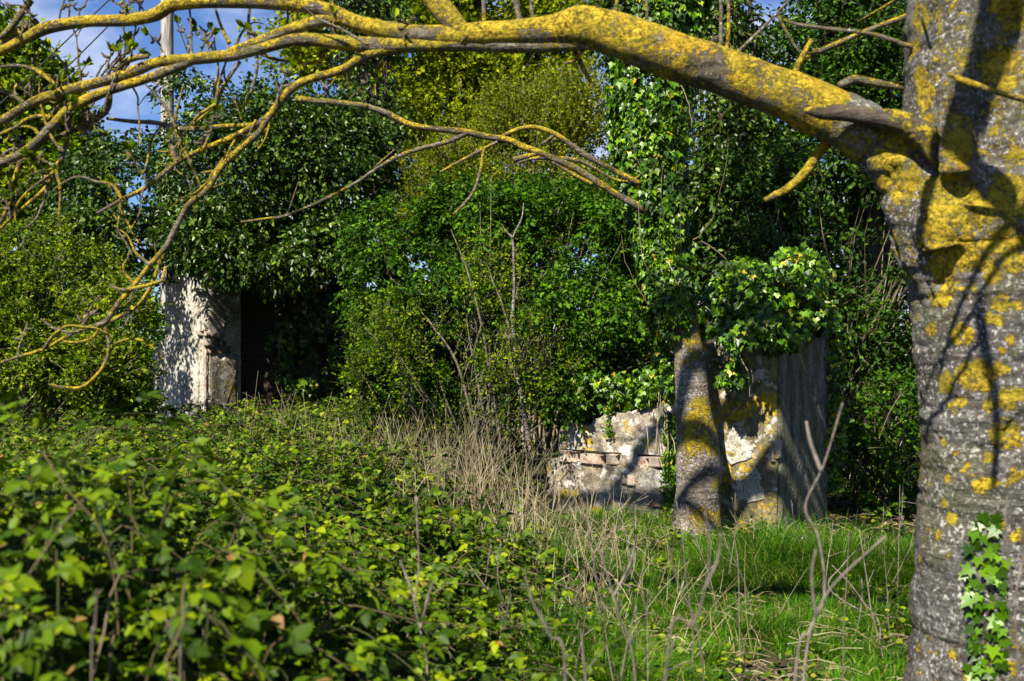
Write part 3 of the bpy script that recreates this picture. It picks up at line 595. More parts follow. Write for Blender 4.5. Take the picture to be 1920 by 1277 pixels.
def caster(pix, d0, d1, w, seed, extra=(), Y=3.98):  # added bough, its course traced sunward from the shadow it should drop
    P = np.array([W(px, py, Y) for px, py in pix]); P = P+TOSUN*np.linspace(d0, d1, len(P))[:, None]
    C = [tuple(e) for e in extra]+[tuple(p)+(w*(1-.5*i/len(P)),) for i, p in enumerate(P)]
    mb = MB(); tube(mb, C, 9, len(C)*7, .15, seed, lichen=.5); return mb.build('shadow_bough', M['limbbark'], ash)
caster([(1890, -60), (1872, 40), (1840, 120), (1808, 200), (1795, 270), (1840, 330), (1890, 400)], 2.3, 1.9, .078, 61, [(1.9, 4.2, 6.2, .12), (1.6, 3.4, 5.4, .10)])
caster([(1800, 120), (1760, 200), (1735, 290), (1715, 380)], 2.2, 1.9, .034, 62)
caster([(1800, 220), (1830, 330), (1880, 410), (1940, 500)], 2.1, 1.9, .026, 63)
caster([(1960, 420), (1890, 450), (1835, 480), (1780, 530), (1740, 590)], 2.0, 2.0, .016, 64)
caster([(1960, 480), (1880, 500), (1800, 560), (1700, 560)], 2.0, 2.1, .013, 65)
caster([(1835, 560), (1845, 640), (1862, 720), (1868, 800), (1860, 900)], 2.4, 2.4, .022, 66)
caster([(1700, 640), (1760, 650), (1830, 620)], 2.4, 2.4, .015, 67)
TT = [(1.9, 4.3, 7.2, .10)]
caster([(1250, 815), (1200, 838), (1150, 860), (1115, 890), (1085, 945), (1060, 1000)], 8, 8, .055, 71, TT, 9.6)
caster([(1460, 720), (1400, 745), (1330, 770), (1290, 860), (1240, 875)], 7.5, 7.5, .085, 72, TT, 9.1)
caster([(1470, 890), (1410, 945), (1350, 990), (1290, 1010)], 7, 7, .05, 73, TT, 9.1)
caster([(1460, 560), (1380, 620), (1300, 680), (1240, 720)], 7.5, 7.5, .05, 74, TT, 9.0)
caster([(1500, 820), (1540, 900), (1560, 980)], 7, 7, .05, 75, TT, 9.3)
# ivy climbing the ash trunk
def surf(px, py):
    s = np.hypot(960+F*TRV[:, 0]/TRV[:, 1]-px, 638.5-F*(TRV[:, 2]-CZ)/TRV[:, 1]-py)+np.where(TRN[:, 1] < .2, 0, 1e6); k = int(np.argmin(s)); return TRV[k], TRN[k]
spr = thing('ivy_vine', 'short vertical ivy runner with pointed leaves climbing the right-hand trunk', 'ivy', surf(1850, 1277)[0])
mb = MB(); pts = [surf(1852+8*math.sin(k*1.3), 1290-k*27) for k in range(13)]
tube(mb, [tuple(p+n*.006)+(.004,) for p, n in pts], 5, 40, .2, 2, rnd=.2); mb.build('stem', M['darkstem'], spr)
lm = MB(); P = []; A = []; NN = []; S = []
for k in range(88):
    py = 1285-k*3.75; p, n = surf(1852+(1 if k % 2 else -1)*rng.uniform(2, 36)*(1 if py > 1020 else .6), py)
    P.append(p+n*rng.uniform(.012, .03)); a = nrm(np.array([rng.normal()*.75, 0, -.75])); A.append(a); NN.append(n+rng.normal(size=3)*.28+np.array([0, 0, .25])); S.append(rng.uniform(.026, .054))
IVY2 = (np.array([(0, .1, 0), (.18, -.06, .02), (.52, -.02, .05), (.36, .26, .03), (.62, .55, .04), (.24, .52, .02), (0, 1.05, -.06), (-.24, .52, .02), (-.62, .55, .04), (-.36, .26, .03), (-.52, -.02, .05), (-.18, -.06, .02), (0, .4, -.01)]),
        [(12, i, (i+1) % 12) for i in range(12)])
leaves(lm, np.array(P), np.array(A), np.array(NN), np.array(S), IVY2, rnd=rng.uniform(.1, .93, len(P))); lm.build('foliage', M['ivy'], spr, True)

# ------------------------------------------------------------------ foliage generators
def gate(P, f, thr, seed): return vnoise(P, f, seed, 2) > thr
def blob_points(blobs, n, shell=.55, f=1.6, thr=.42, seed=0):
    """blobs: (cx,cy,cz,rx,ry,rz); points biased to the outside, thinned by noise into clumps"""
    B = np.array(blobs, float); w = (B[:, 3]*B[:, 4]*B[:, 5])**(2/3); w /= w.sum(); out_p, out_d = [], []; tot = 0
    for it in range(12):
        k = rng.choice(len(B), n, p=w); d = nrm(rng.normal(size=(n, 3))); r = shell+(1-shell)*rng.random(n)**.7
        r = r*(.70+.62*vnoise(d*1.0+k[:, None]*7.3, 2.4, seed+7, 3))
        P = B[k, :3]+d*B[k, 3:]*r[:, None]; ok = (vnoise(P, f, seed, 2)+.55*(vnoise(P, f*3.3, seed+3, 1)-.5) > thr+.05) & (P[:, 2] > .03)
        out_p.append(P[ok]); out_d.append(nrm(d[ok]/B[k[ok], 3:])); tot += ok.sum()
        if tot >= n: break
    return np.concatenate(out_p)[:n], np.concatenate(out_d)[:n]
def shoots(lm, tm, P, D, L, k, size, tpl, droop=.2, up=.4, spread=.6, twig_r=.0025, twig_share=.4, nup=.8, grow=None):
    """leafy shoots: k leaves in alternate pairs along each shoot"""
    n = len(P); d = nrm(D*.7+rng.normal(size=(n, 3))*spread+np.array([0, 0, up]))
    Ls = L*rng.uniform(.55, 1.25, n); tone = rng.random(n)
    ts = np.linspace(.2, 1, k)
    for q, t in enumerate(ts):
        side = nrm(np.cross(d, rng.normal(size=(n, 3))))
        p = P+d*(Ls*t)[:, None]+np.array([0, 0, -1])*(droop*Ls*t*t*.5)[:, None]
        a = d*.45+side*.9+np.array([0, 0, -droop])
        if q == k-1: a = d+np.array([0, 0, -droop])
        nn = np.array([0, 0, nup])+TOSUN*.2+rng.normal(size=(n, 3))*.85
        s = size*rng.uniform(.6, 1.2, n)
        leaves(lm, p, a, nn, s, tpl, rnd=np.clip(tone*.55+rng.random(n)*.45, 0, .97) if rng is not None else None)
    if tm is not None:
        m = rng.random(n) < twig_share; t3 = np.array([0, .5, 1])
        Q = P[m][:, None]+d[m][:, None]*(Ls[m][:, None]*t3)[..., None]+np.array([0, 0, -1])*(droop*Ls[m][:, None]*t3**2*.5)[..., None]
        if m.sum(): many_tubes(tm, Q, twig_r, twig_r*.5)
def branches(tm, base, P, r0, n, seed, sag=.1, npts=6, r1=.004):
    """woody stems from a base out to n of the leaf points"""
    r = np.random.default_rng(seed); idx = r.choice(len(P), min(n, len(P)), replace=False); T = P[idx]; b = np.asarray(base, float)
    if b.ndim == 1: b = np.repeat(b[None], len(T), 0)
    else: b = b[r.integers(0, len(b), len(T))]
    b = b+r.normal(size=b.shape)*np.array([.22, .12, 0])*np.clip(np.linalg.norm(T-b, axis=1, keepdims=True)/2, .2, 1)
    t = np.linspace(0, 1, npts)[None, :, None]; bow = (T-b)*np.array([1, 1, 0])
    Q = b[:, None]+(T-b)[:, None]*t-bow[:, None]*(t*(1-t))*.6+r.normal(size=(len(T), npts, 3))*.05*np.linalg.norm(T-b, axis=1)[:, None, None]*t*(1-t)*2
    many_tubes(tm, Q, np.full(len(T), r0)*r.uniform(.5, 1.2, len(T)), np.full(len(T), r1), sides=5)
def pb(px, py, Y, rx, rz, ry=None):
    """ellipsoid from a pixel centre, pixel radii and depth"""
    c = W(px, py, Y); s = Y/F; return (c[0], c[1], c[2], rx*s, ry if ry else (rx+rz)/2*s*.8, rz*s)
def plant(name, label, cat, base, blobs, mat, n, L, k, size, tpl, stem_n=40, stem_r=.02, stem_mat='darkstem', group=None, shell=.5, f=1.6, thr=.42, seed=0, trunk=None, parts=('foliage', 'stem'), **kw):
    o = thing(name, label, cat, base, group); P, D = blob_points(blobs, n, shell, f, thr, seed)
    lm, tm = MB(), MB(); shoots(lm, tm, P, D, L, k, size, tpl, **kw)
    if trunk is not None:
        tr = MB(); tube(tr, trunk, 10, 30, .12, seed, lichen=.1); tr.build('trunk', M['deadbark'] if stem_mat == 'darkstem' else M[stem_mat], o)
        branches(tm, np.array(trunk)[1:, :3], P, stem_r, stem_n, seed)
    else: branches(tm, base, P, stem_r, stem_n, seed)
    lm.build(parts[0], M[mat], o); tm.build(parts[1], M[stem_mat], o); return o

# ------------------------------------------------------------------ the ivied young tree
YI = 8.9
it = thing('young_tree', 'slender leaning lichened tree trunk wrapped in ivy above, in front of the stone wall', 'tree', tuple(W(1306, 1010, YI)[:2])+(0,))
mb = MB()
tprof = [(1303, 1060, 150), (1306, 1010, 122), (1308, 975, 104), (1310, 930, 95), (1308, 860, 90), (1303, 790, 80), (1296, 710, 70), (1289, 640, 60), (1280, 560, 54), (1270, 460, 50), (1262, 340, 48), (1255, 200, 46), (1258, 60, 44), (1270, -100, 40), (1290, -300, 34), (1300, -500, 24), (1310, -650, 10)]
C = pxc([(a, b, c*.9) for a, b, c in tprof], Y=YI); tube(mb, C, 26, 120, .12, 41, lichen=.30)
A_ = np.concatenate(mb.A['lichen']); Vv = np.concatenate(mb.V); zc = 638.5-F*(Vv[:, 2]-CZ)/YI
A_ = A_-.12+.24*np.clip((zc-650)/40, 0, 1)*np.clip((860-zc)/60, 0, 1)*np.clip((Vv[:, 0]-np.interp(zc, [660, 850], [1.35, 1.44])+.10)/.12, 0, 1); mb.A['lichen'] = [np.clip(A_, 0, 1)]
mb.build('trunk', M['bark2'], it)
IB = [[(1215, 395, 16), (1165, 370, 13), (1111, 336, 14), (1074, 313, 13), (1044, 300, 13), (1010, 286, 13), (983, 276, 13), (950, 262, 13), (909, 256, 13), (869, 247, 13), (808, 241, 11), (764, 232, 12), (724, 212, 12), (684, 199, 10), (640, 192, 8), (600, 186, 6)],
      [(1200, 345, 12), (1138, 313, 10), (1094, 289, 12), (1067, 269, 10), (1040, 251, 10), (1007, 239, 9), (977, 241, 9), (950, 252, 8), (926, 269, 7), (869, 299, 6), (825, 323, 4)],
      [(880, 248, 11), (850, 262, 9), (828, 269, 9), (788, 279, 8), (741, 296, 8), (707, 316, 7), (660, 347, 6), (600, 378, 6), (560, 395, 5), (530, 406, 6), (500, 410, 5), (452, 416, 4)],
      [(907, 280, 7), (904, 300, 6), (901, 320, 7), (889, 357, 6), (869, 384, 6), (850, 402, 4)],
      [(962, 300, 11), (1000, 290, 10), (1012, 284, 8)],
      [(972, 304, 7), (1010, 296, 8), (1078, 300, 8), (1111, 313, 6), (1145, 333, 5), (1172, 340, 5), (1195, 333, 5), (1212, 313, 5), (1226, 290, 4), (1236, 266, 4)],
      [(1036, 303, 6), (1062, 320, 7), (1085, 333, 8), (1111, 345, 9)],
      [(1040, 252, 7), (1028, 262, 6), (1014, 272, 5)], [(530, 406, 4), (540, 398, 4), (560, 340, 2)], [(700, 316, 4), (735, 285, 3), (741, 280, 2)]]
IM = MB()
for q, pts in enumerate(IB): part_tube('branch', pts, .42 if q < 3 else .36, Y=YI-.25, parent=it, mat='limbbark', seed=700+q, sides=8)
iv = thing('ivy_mantle', 'thick glossy light green ivy mantle hanging round the slender tree above the stone wall', 'ivy', tuple(W(1290, 640, YI)))
cl = np.array(C)[:, :3]; zs = cl[:, 2]; o_ = np.argsort(zs)
def tc_(z): return np.stack([np.interp(z, zs[o_], cl[o_, k]) for k in range(3)], -1)
n = 26000; z = np.concatenate([rng.uniform(1.58, 4.9, n), rng.uniform(4.9, 7.2, 3500)]); n = len(z); c = tc_(z)
th = rng.uniform(0, 2*np.pi, n); dr = np.stack([np.cos(th), np.sin(th), np.zeros(n)], 1)
R = np.interp(z, [1.55, 1.8, 2.3, 3.0, 4.0, 5.0, 7.2], [.12, .21, .25, .29, .34, .50, .8])*(.60+.70*vnoise(np.stack([np.cos(th)*1.2, np.sin(th)*1.2, z*1.4], 1), 1.6, 9, 3))
off = np.interp(z, [1.6, 2.5, 3.5, 4.5], [-.10, -.16, -.16, -.02])
P = c+dr*(R*rng.uniform(.72, 1.05, n))[:, None]; P[:, 0] += off
ok = vnoise(P, 3.2, 77, 2) > .36; P, dr = P[ok], dr[ok]; n = len(P)
lm = MB(); leaves(lm, P, np.array([0, 0, -1.])+dr*.35+rng.normal(size=(n, 3))*.35, dr+np.array([0, 0, .45])+rng.normal(size=(n, 3))*.55, rng.uniform(.03, .064, n), IVY)
lm.build('foliage', M['ivy'], iv)
tm = MB(); K = 16; z0 = rng.uniform(1.6, 4.2, K); cc = tc_(z0); th = rng.uniform(np.pi, 2*np.pi, K); e = np.stack([np.cos(th), np.sin(th), rng.normal(size=K)*.3], 1)
u_ = np.linspace(0, 1, 9)[None, :, None]; vz = rng.uniform(.2, .8, (K, 1, 1))*np.where(rng.random((K, 1, 1)) < .3, -1, 1)
Q = cc[:, None]+e[:, None]*(.18+.34*np.sin(u_*1.6))+np.array([0, 0, 1.])*vz*u_**1.6+rng.normal(size=(K, 9, 3))*.006
many_tubes(tm, Q, np.full(K, .006), np.full(K, .002)); tm.build('stem', M['stem'], iv)

# ivy on the right wall
iw = thing('wall_ivy', 'dark green ivy tumbling over the top of the lichened wall end', 'ivy', tuple(W(1420, 660, 8.9)))
lm, tm = MB(), MB()
B_ = [pb(1385, 640, 8.85, 60, 62, .35), pb(1440, 615, 8.9, 75, 50, .4), pb(1510, 590, 9.3, 60, 42, .4), pb(1375, 700, 8.85, 28, 32, .2), pb(1352, 670, 8.95, 30, 62, .2), pb(1385, 680, 8.8, 45, 34, .2), pb(1400, 560, 9.2, 80, 70, .5), pb(1480, 530, 9.4, 70, 70, .5)]
P, D = blob_points(B_, 8000, .5, 2.2, .34, 3)
P[:, 1] = np.maximum(P[:, 1], 8.35)
leaves(lm, P, np.array([0, 0, -1.])+D*.4+rng.normal(size=(len(P), 3))*.4, D*.7+np.array([0, -.3, .6])+rng.normal(size=(len(P), 3))*.55, rng.uniform(.03, .064, len(P)), IVY)
ez = rng.uniform(.25, 1.7, 900); ew = K0+DB*1.03; P2 = ew[None]+np.stack([rng.normal(size=900)*.07, rng.normal(size=900)*.06, ez], 1)+(-UL)*.05
leaves(lm, P2, np.array([0, 0, -1.])+rng.normal(size=(900, 3))*.4, -UL*.6+NF*.5+rng.normal(size=(900, 3))*.45, rng.uniform(.025, .055, 900), IVY)
lm.build('foliage', M['ivy'], iw); branches(tm, W(1420, 640, 9.0), P, .004, 22, 4); tm.build('stem', M['stem'], iw)
iw2 = thing('wall_ivy', 'ivy spilling over the top of the low stone wall left of the slender trunk', 'ivy', tuple(W(1180, 770, 9.5)))
B_ = [pb(1130, 735, 9.95, 80, 40, .22), pb(1215, 720, 9.7, 40, 50, .2), pb(1085, 725, 10.2, 50, 44, .2), pb(1247, 700, 9.1, 26, 60, .18)]
P, D = blob_points(B_, 2600, .5, 3.5, .40, 5); lm, tm = MB(), MB()
leaves(lm, P, np.array([0, 0, -1.])+D*.4+rng.normal(size=(len(P), 3))*.4, D*.5+NF*.5+np.array([0, 0, .45])+rng.normal(size=(len(P), 3))*.45, rng.uniform(.026, .055, len(P)), IVY)
q = K0+UL*(EP+.62)+NF*.03; P2 = q[None]+np.stack([rng.normal(size=60)*.02, rng.normal(size=60)*.01, rng.uniform(.72, 1.0, 60)], 1)
leaves(lm, P2, np.array([0, 0, -1.])+rng.normal(size=(60, 3))*.4, NF+rng.normal(size=(60, 3))*.4, rng.uniform(.02, .04, 60), IVY)
P3 = (K0+UL*(EP+.06)+NF*.04)[None]+UL*(rng.normal(size=(260, 1))*.028-.03)+np.stack([np.zeros(260), np.zeros(260), rng.uniform(.1, .95, 260)], 1)
leaves(lm, P3, np.array([0, 0, -1.])+rng.normal(size=(260, 3))*.4, NF+rng.normal(size=(260, 3))*.4, rng.uniform(.025, .055, 260), IVY)
lm.build('foliage', M['ivy'], iw2); branches(tm, W(1245, 850, 9.2), P[P[:, 0] > 1.2], .005, 8, 6); tm.build('stem', M['stem'], iw2)

# ------------------------------------------------------------------ ivy mass over the left ruin
im = thing('ivy_mass', 'big rounded mass of dark drooping ivy smothering the left-hand ruin', 'ivy', tuple(K1+UP*2.3))
B_ = [pb(330, 330, 13.5, 170, 110, .8), pb(470, 310, 13.2, 170, 150, 1.2), pb(600, 330, 13.4, 130, 140, 1.1), pb(220, 370, 13.4, 120, 100, .8), pb(430, 440, 13.5, 130, 75, .6), pb(530, 450, 13.1, 90, 70, .6), pb(300, 430, 13.5, 110, 62, .45),
      pb(400, 215, 13.6, 110, 75, .9), pb(560, 250, 13.8, 110, 70, 1.0), pb(170, 460, 12.6, 70, 80, .6), pb(530, 500, 12.6, 60, 36, .35), pb(600, 470, 12.5, 70, 60, .5), pb(375, 430, 12.45, 75, 60, .4), pb(440, 470, 12.4, 55, 48, .35), pb(470, 480, 12.7, 50, 34, .35), pb(650, 300, 13.6, 80, 110, .8)]
P, D = blob_points(B_, 13000, .55, 1.5, .40, 12); lm, tm = MB(), MB()
shoots(lm, tm, P, D, .17, 5, .064, OVATE, droop=.75, up=.0, spread=.5, twig_share=.12, nup=.5)
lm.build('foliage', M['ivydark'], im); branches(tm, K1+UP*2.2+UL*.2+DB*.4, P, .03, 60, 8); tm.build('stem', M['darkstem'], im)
ib = thing('shade_ivy', 'thin dull ivy hanging in deep shade on the inner brick wall', 'ivy', tuple(bw_o+np.array([1.2, 0, 1.5])))
B_ = [pb(555, 660, 13.5, 60, 90, .2), pb(620, 620, 13.4, 70, 120, .3), pb(600, 720, 13.2, 60, 40, .3)]
P, D = blob_points(B_, 2600, .3, 2.5, .45, 14); lm, tm = MB(), MB()
leaves(lm, P, np.array([0, 0, -1.])+rng.normal(size=(len(P), 3))*.4, np.array([0, -1., .3])+rng.normal(size=(len(P), 3))*.4, rng.uniform(.04, .08, len(P)), IVY)
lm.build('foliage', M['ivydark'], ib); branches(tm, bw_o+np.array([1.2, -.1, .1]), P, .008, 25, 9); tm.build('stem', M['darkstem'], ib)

# ------------------------------------------------------------------ shrubs in the middle
el_base = W(945, 850, 11); el_base[2] = 0
el = thing('elder_bush', 'broad fresh green elder bush with pale upright stems between the two ruins', 'bush', el_base)
B_ = [pb(760, 470, 11.6, 110, 110, .8), pb(900, 460, 11.4, 130, 130, .9), pb(1050, 470, 11.2, 130, 130, .9), pb(830, 600, 11.0, 130, 110, .8), pb(980, 610, 10.8, 150, 120, .8), pb(1120, 600, 10.6, 120, 110, .7), pb(720, 560, 11.6, 70, 80, .7),
      pb(900, 720, 10.7, 150, 80, .6), pb(1060, 720, 10.4, 120, 80, .6), pb(1180, 500, 11.0, 80, 120, .7), pb(860, 400, 12.0, 100, 60, .8), pb(1010, 400, 12.0, 100, 60, .8), pb(1100, 390, 12, 70, 70, .7), pb(740, 700, 11.1, 90, 70, .6)]
P, D = blob_points(B_, 11500, .30, 1.35, .495, 15); lm, tm = MB(), MB()
shoots(lm, tm, P, D, .15, 6, .050, OVATE, droop=.75, up=.35, spread=.55, twig_share=.35, nup=.8, twig_r=.0022)
branches(tm, el_base+rng.normal(size=(40, 3))*np.array([.55, .3, 0]), P, .005, 40, 10); lm.build('foliage', M['elder'], el); tm.build('twig_mass', M['stemwood'], el)
ES = [[(1000, 860, 14), (985, 790, 12), (968, 680, 11), (962, 600, 10), (964, 540, 9), (963, 470, 9), (962, 445, 8), (978, 410, 6), (982, 380, 4)], [(962, 447, 7), (948, 432, 5), (940, 420, 4)],
      [(960, 640, 9), (950, 600, 9), (938, 560, 8), (925, 530, 7), (915, 500, 5)],
      [(930, 860, 10), (922, 740, 9), (905, 620, 8), (880, 520, 8), (862, 470, 7), (845, 430, 5)],
      [(945, 860, 9), (920, 700, 6), (918, 560, 5), (920, 430, 4), (921, 330, 3)], [(940, 850, 8), (905, 590, 5), (902, 470, 4), (900, 380, 3)],
      [(925, 860, 8), (890, 690, 7), (875, 600, 5), (868, 540, 4)], [(900, 860, 10), (860, 690, 9), (810, 610, 8), (790, 585, 6)], [(890, 870, 9), (900, 720, 6), (912, 690, 8), (870, 730, 5)],
      [(1060, 760, 6), (1085, 660, 6), (1100, 600, 6), (1110, 560, 4), (1165, 455, 3)], [(880, 860, 9), (840, 760, 7), (820, 700, 5), (806, 660, 4)], [(1010, 850, 10), (1040, 780, 8), (1050, 690, 6), (1060, 620, 4)],
      [(790, 880, 7), (760, 700, 6), (720, 640, 5), (670, 620, 4)], [(950, 860, 8), (955, 700, 6), (945, 600, 5), (940, 480, 3)]]
for q, pts in enumerate(ES): part_tube('stem', [(a, b, c*(.85 if q < 2 else .65)*(1-.6*k/len(pts))) for k, (a, b, c) in enumerate(pts)], .0, Y=10.0 if q < 4 else 10.25+.2*(q % 3), parent=el, mat='bark2' if q < 2 else 'stemwood', seed=800+q, sides=7)

plant('thorn_bush', 'olive brown twiggy bush coming into leaf behind the middle of the ruin', 'bush', (0, 15.5, 0),
      [pb(960, 270, 15.5, 150, 110, 1.2), pb(860, 330, 15.2, 110, 90, 1), pb(1070, 250, 15.6, 90, 130, 1), pb(1000, 380, 15, 160, 90, 1), pb(1080, 400, 15, 90, 90, .9), pb(820, 420, 15, 90, 80, .9)],
      'olive', 9500, .22, 7, .048, DIAM, 160, .022, 'stem', shell=.1, f=1.3, thr=.45, seed=18, droop=.0, up=1.2, spread=.45, twig_share=.35, twig_r=.004)
plant('sapling_thicket', 'loose tangle of pale saplings with tiny yellow-green leaves in front of the elder bush', 'thicket', (-.55, 10.1, 0),
      [pb(760, 640, 10.3, 110, 90, .5), pb(860, 720, 10.0, 130, 70, .5), pb(980, 690, 9.9, 110, 100, .4), pb(700, 720, 10.3, 70, 50, .4), pb(900, 560, 10.4, 90, 120, .4)],
      'hedge', 1700, .16, 5, .034, OVATE, 26, .0045, 'stemwood', shell=.1, f=1.8, thr=.46, seed=38, droop=.3, up=.8, spread=.5)
plant('maple_tree', 'tall bright yellow-green tree in young leaf behind the arching limb', 'tree', (-1.2, 21, 0),
      [pb(540, 120, 20.5, 70, 60, 1.1), pb(620, 200, 20.3, 90, 60, 1.1), pb(740, 240, 20.2, 80, 50, 1.1), pb(640, 60, 21, 110, 90, 1.6), pb(780, 100, 21, 130, 110, 1.8), pb(900, 130, 21, 120, 90, 1.6), pb(1020, 110, 21, 100, 120, 1.6), pb(700, -50, 21, 160, 100, 2), pb(900, -20, 21, 170, 100, 2), pb(1060, 10, 21.5, 80, 100, 1.5), pb(600, 150, 20.5, 70, 70, 1.2), pb(850, 220, 20.5, 130, 60, 1.3), pb(960, 180, 20.5, 120, 80, 1.3)],
      'yellowgreen', 12500, .30, 5, .082, ROUND, 120, .06, shell=.45, f=.85, thr=.45, seed=20, trunk=[(-1.2, 21, 0, .3), (-1.1, 21, 2.5, .24), (-1.3, 21, 4.5, .18), (-1.0, 21, 6.5, .12), (-1, 21, 8, .06)], droop=.3, up=.5)
plant('dark_ivied_tree', 'dark ivy-clad trunk leaning behind the ivy mass, sky showing beside it', 'tree', (-2.1, 17.5, 0),
      [pb(700, 130, 17.5, 40, 110, .4), pb(720, 250, 17.4, 36, 70, .35), pb(690, 20, 17.6, 70, 80, .7), ],
      'ivydark', 1500, .2, 4, .085, OVATE, 30, .03, shell=.4, f=1.6, thr=.40, seed=22, trunk=[(-1.75, 17.5, 0, .25), (-1.85, 17.5, 3.2, .22), (-2.1, 17.5, 4.4, .18), (-2.2, 17.5, 6, .12), (-2.0, 17.5, 7.5, .05)], droop=.8, up=0)
plant('far_tree', 'bushy mid green tree at the far left edge under open sky', 'tree', (-9.0, 22, 0),
      [pb(60, 190, 22, 80, 100, 1.3), pb(20, 130, 22, 70, 70, 1.2), pb(100, 270, 22, 80, 90, 1.2), pb(0, 280, 22, 90, 110, 1.4), pb(60, 380, 22, 110, 90, 1.4), pb(-70, 100, 22, 90, 140, 1.5), pb(130, 340, 21.5, 60, 80, 1), pb(20, 480, 22, 130, 80, 1.3)],
      'hedge', 5200, .35, 5, .11, ROUND, 90, .05, shell=.45, f=.9, thr=.44, seed=24, trunk=[(-9.2, 22, 0, .28), (-9.2, 22, 2.5, .22), (-9.4, 22, 4.5, .14), (-9.3, 22, 6.5, .06)], droop=.3, up=.4)
plant('yew_tree', 'dark green layered tree between the ivied stem and the right-hand trunk', 'tree', (4.6, 15, 0),
      [pb(1480, 120, 14.5, 90, 70, 1), pb(1590, 90, 14.5, 110, 70, 1.2), pb(1660, 160, 14.5, 90, 80, 1), pb(1560, 190, 14.4, 120, 60, 1), pb(1640, 20, 14.6, 120, 70, 1.2), pb(1540, 20, 14.8, 60, 40, 1), pb(1700, 90, 15, 120, 120, 1.4), pb(1450, 200, 14.3, 90, 60, .9), pb(1600, 280, 14.3, 130, 70, 1), pb(1760, 200, 14.5, 120, 160, 1.4)],
      'darkgreen', 8000, .26, 5, .07, OVATE, 120, .04, shell=.35, f=1.3, thr=.44, seed=26, trunk=[(4.7, 15, 0, .3), (4.7, 15, 2.2, .24), (4.6, 15, 4, .16), (4.5, 15, 6, .06)], droop=.35, up=.1)
plant('ivied_tree', 'dark stem thick with ivy rising behind the slender tree, twisted bare bough on top', 'tree', (2.3, 12.6, 0),
      [pb(1350, 60, 12.6, 60, 90, .6), pb(1300, 20, 12.7, 60, 70, .6), pb(1340, 180, 12.5, 70, 90, .6), pb(1380, 280, 12.3, 90, 90, .7), pb(1230, -20, 12.8, 90, 60, .7), pb(1360, 380, 12.2, 90, 90, .7), pb(1180, 40, 12.9, 60, 90, .6)],
      'ivydark', 4600, .18, 4, .075, OVATE, 60, .025, shell=.4, f=1.5, thr=.46, seed=28, trunk=[(2.3, 12.6, 0, .22), (2.35, 12.6, 2.4, .18), (2.3, 12.6, 4.2, .14), (2.2, 12.7, 5.5, .07), (2.2, 12.7, 6.5, .03)], droop=.8, up=0)
o = bpy.data.objects['ivied_tree']
part_tube('bare_bough', [(1300, 110, 16), (1324, 88, 16), (1357, 67, 14), (1378, 54, 12), (1394, 67, 14), (1421, 71, 9)], .2, Y=12.2, parent=o, mat='deadbark'); part_tube('bare_bough', [(1378, 56, 9), (1404, 40, 9), (1425, 34, 5)], .2, Y=12.2, parent=o, mat='deadbark'); part_tube('bare_bough', [(1415, 72, 7), (1414, 95, 6), (1398, 118, 4)], .2, Y=12.2, parent=o, mat='deadbark')
plant('shade_bush', 'dark leafy bush in the shade behind the wall end and right-hand trunk', 'bush', (3.3, 11.8, 0),
      [pb(1420, 360, 11.8, 110, 90, .8), pb(1560, 360, 11.8, 130, 90, .9), pb(1680, 380, 11.6, 110, 110, .9), pb(1480, 470, 11.2, 130, 80, .8), pb(1620, 500, 11.3, 110, 100, .8), pb(1740, 500, 11.6, 110, 130, .9), pb(1600, 600, 11.2, 60, 80, .7), pb(1660, 620, 11.8, 100, 110, .8)],
      'darkgreen', 5600, .2, 4, .065, OVATE, 90, .014, 'stem', shell=.3, f=1.5, thr=.48, seed=30, droop=.5, up=.3)
plant('low_bush', 'low bright-leaved bush at the ground beside the right-hand trunk', 'bush', (3.25, 10.2, 0),
      [pb(1640, 800, 10.2, 70, 60, .5), pb(1690, 760, 10.2, 60, 60, .5), pb(1620, 860, 10.0, 60, 50, .45), pb(1700, 880, 10.2, 60, 60, .5), pb(1660, 930, 9.9, 70, 30, .4)],
      'elder', 1500, .14, 5, .05, OVATE, 40, .008, 'stem', shell=.3, f=2.3, thr=.45, seed=32, droop=.3, up=.5)
plant('hedge_bush', 'sunlit yellow-green small-leaved bush at the left edge beside the ruin', 'bush', (-4.2, 11, 0),
      [pb(80, 560, 11, 120, 90, .8), pb(200, 600, 10.9, 90, 90, .7), pb(20, 660, 10.6, 110, 90, .7), pb(150, 690, 10.3, 120, 70, .7), pb(60, 480, 11.3, 100, 70, .7), pb(-40, 560, 11, 90, 110, .8), pb(195, 690, 10.4, 50, 60, .5), pb(150, 520, 11.3, 90, 60, .6), pb(220, 755, 10.4, 70, 30, .5)],
      'hedge', 9500, .15, 5, .046, OVATE, 120, .012, 'stem', shell=.4, f=2.0, thr=.40, seed=34, droop=.35, up=.5)
plant('back_hedge', 'dense dark hedge closing the gap behind the elder bush and ruins', 'hedge', (0, 17, 0),
      [pb(x, 520, 17.5, 120, 150, 1.0) for x in range(500, 1900, 150)]+[pb(x, 700, 17, 140, 120, 1.0) for x in range(-80, 2000, 170)]+[pb(x, 560, 19, 140, 130, 1.0) for x in range(-60, 500, 150)]+[pb(x, 390, 18.5, 120, 90, 1.0) for x in range(760, 1760, 120)],
      'darkgreen', 15000, .3, 5, .10, ROUND, 100, .03, shell=.35, f=.9, thr=.36, seed=36, droop=.3, up=.4)

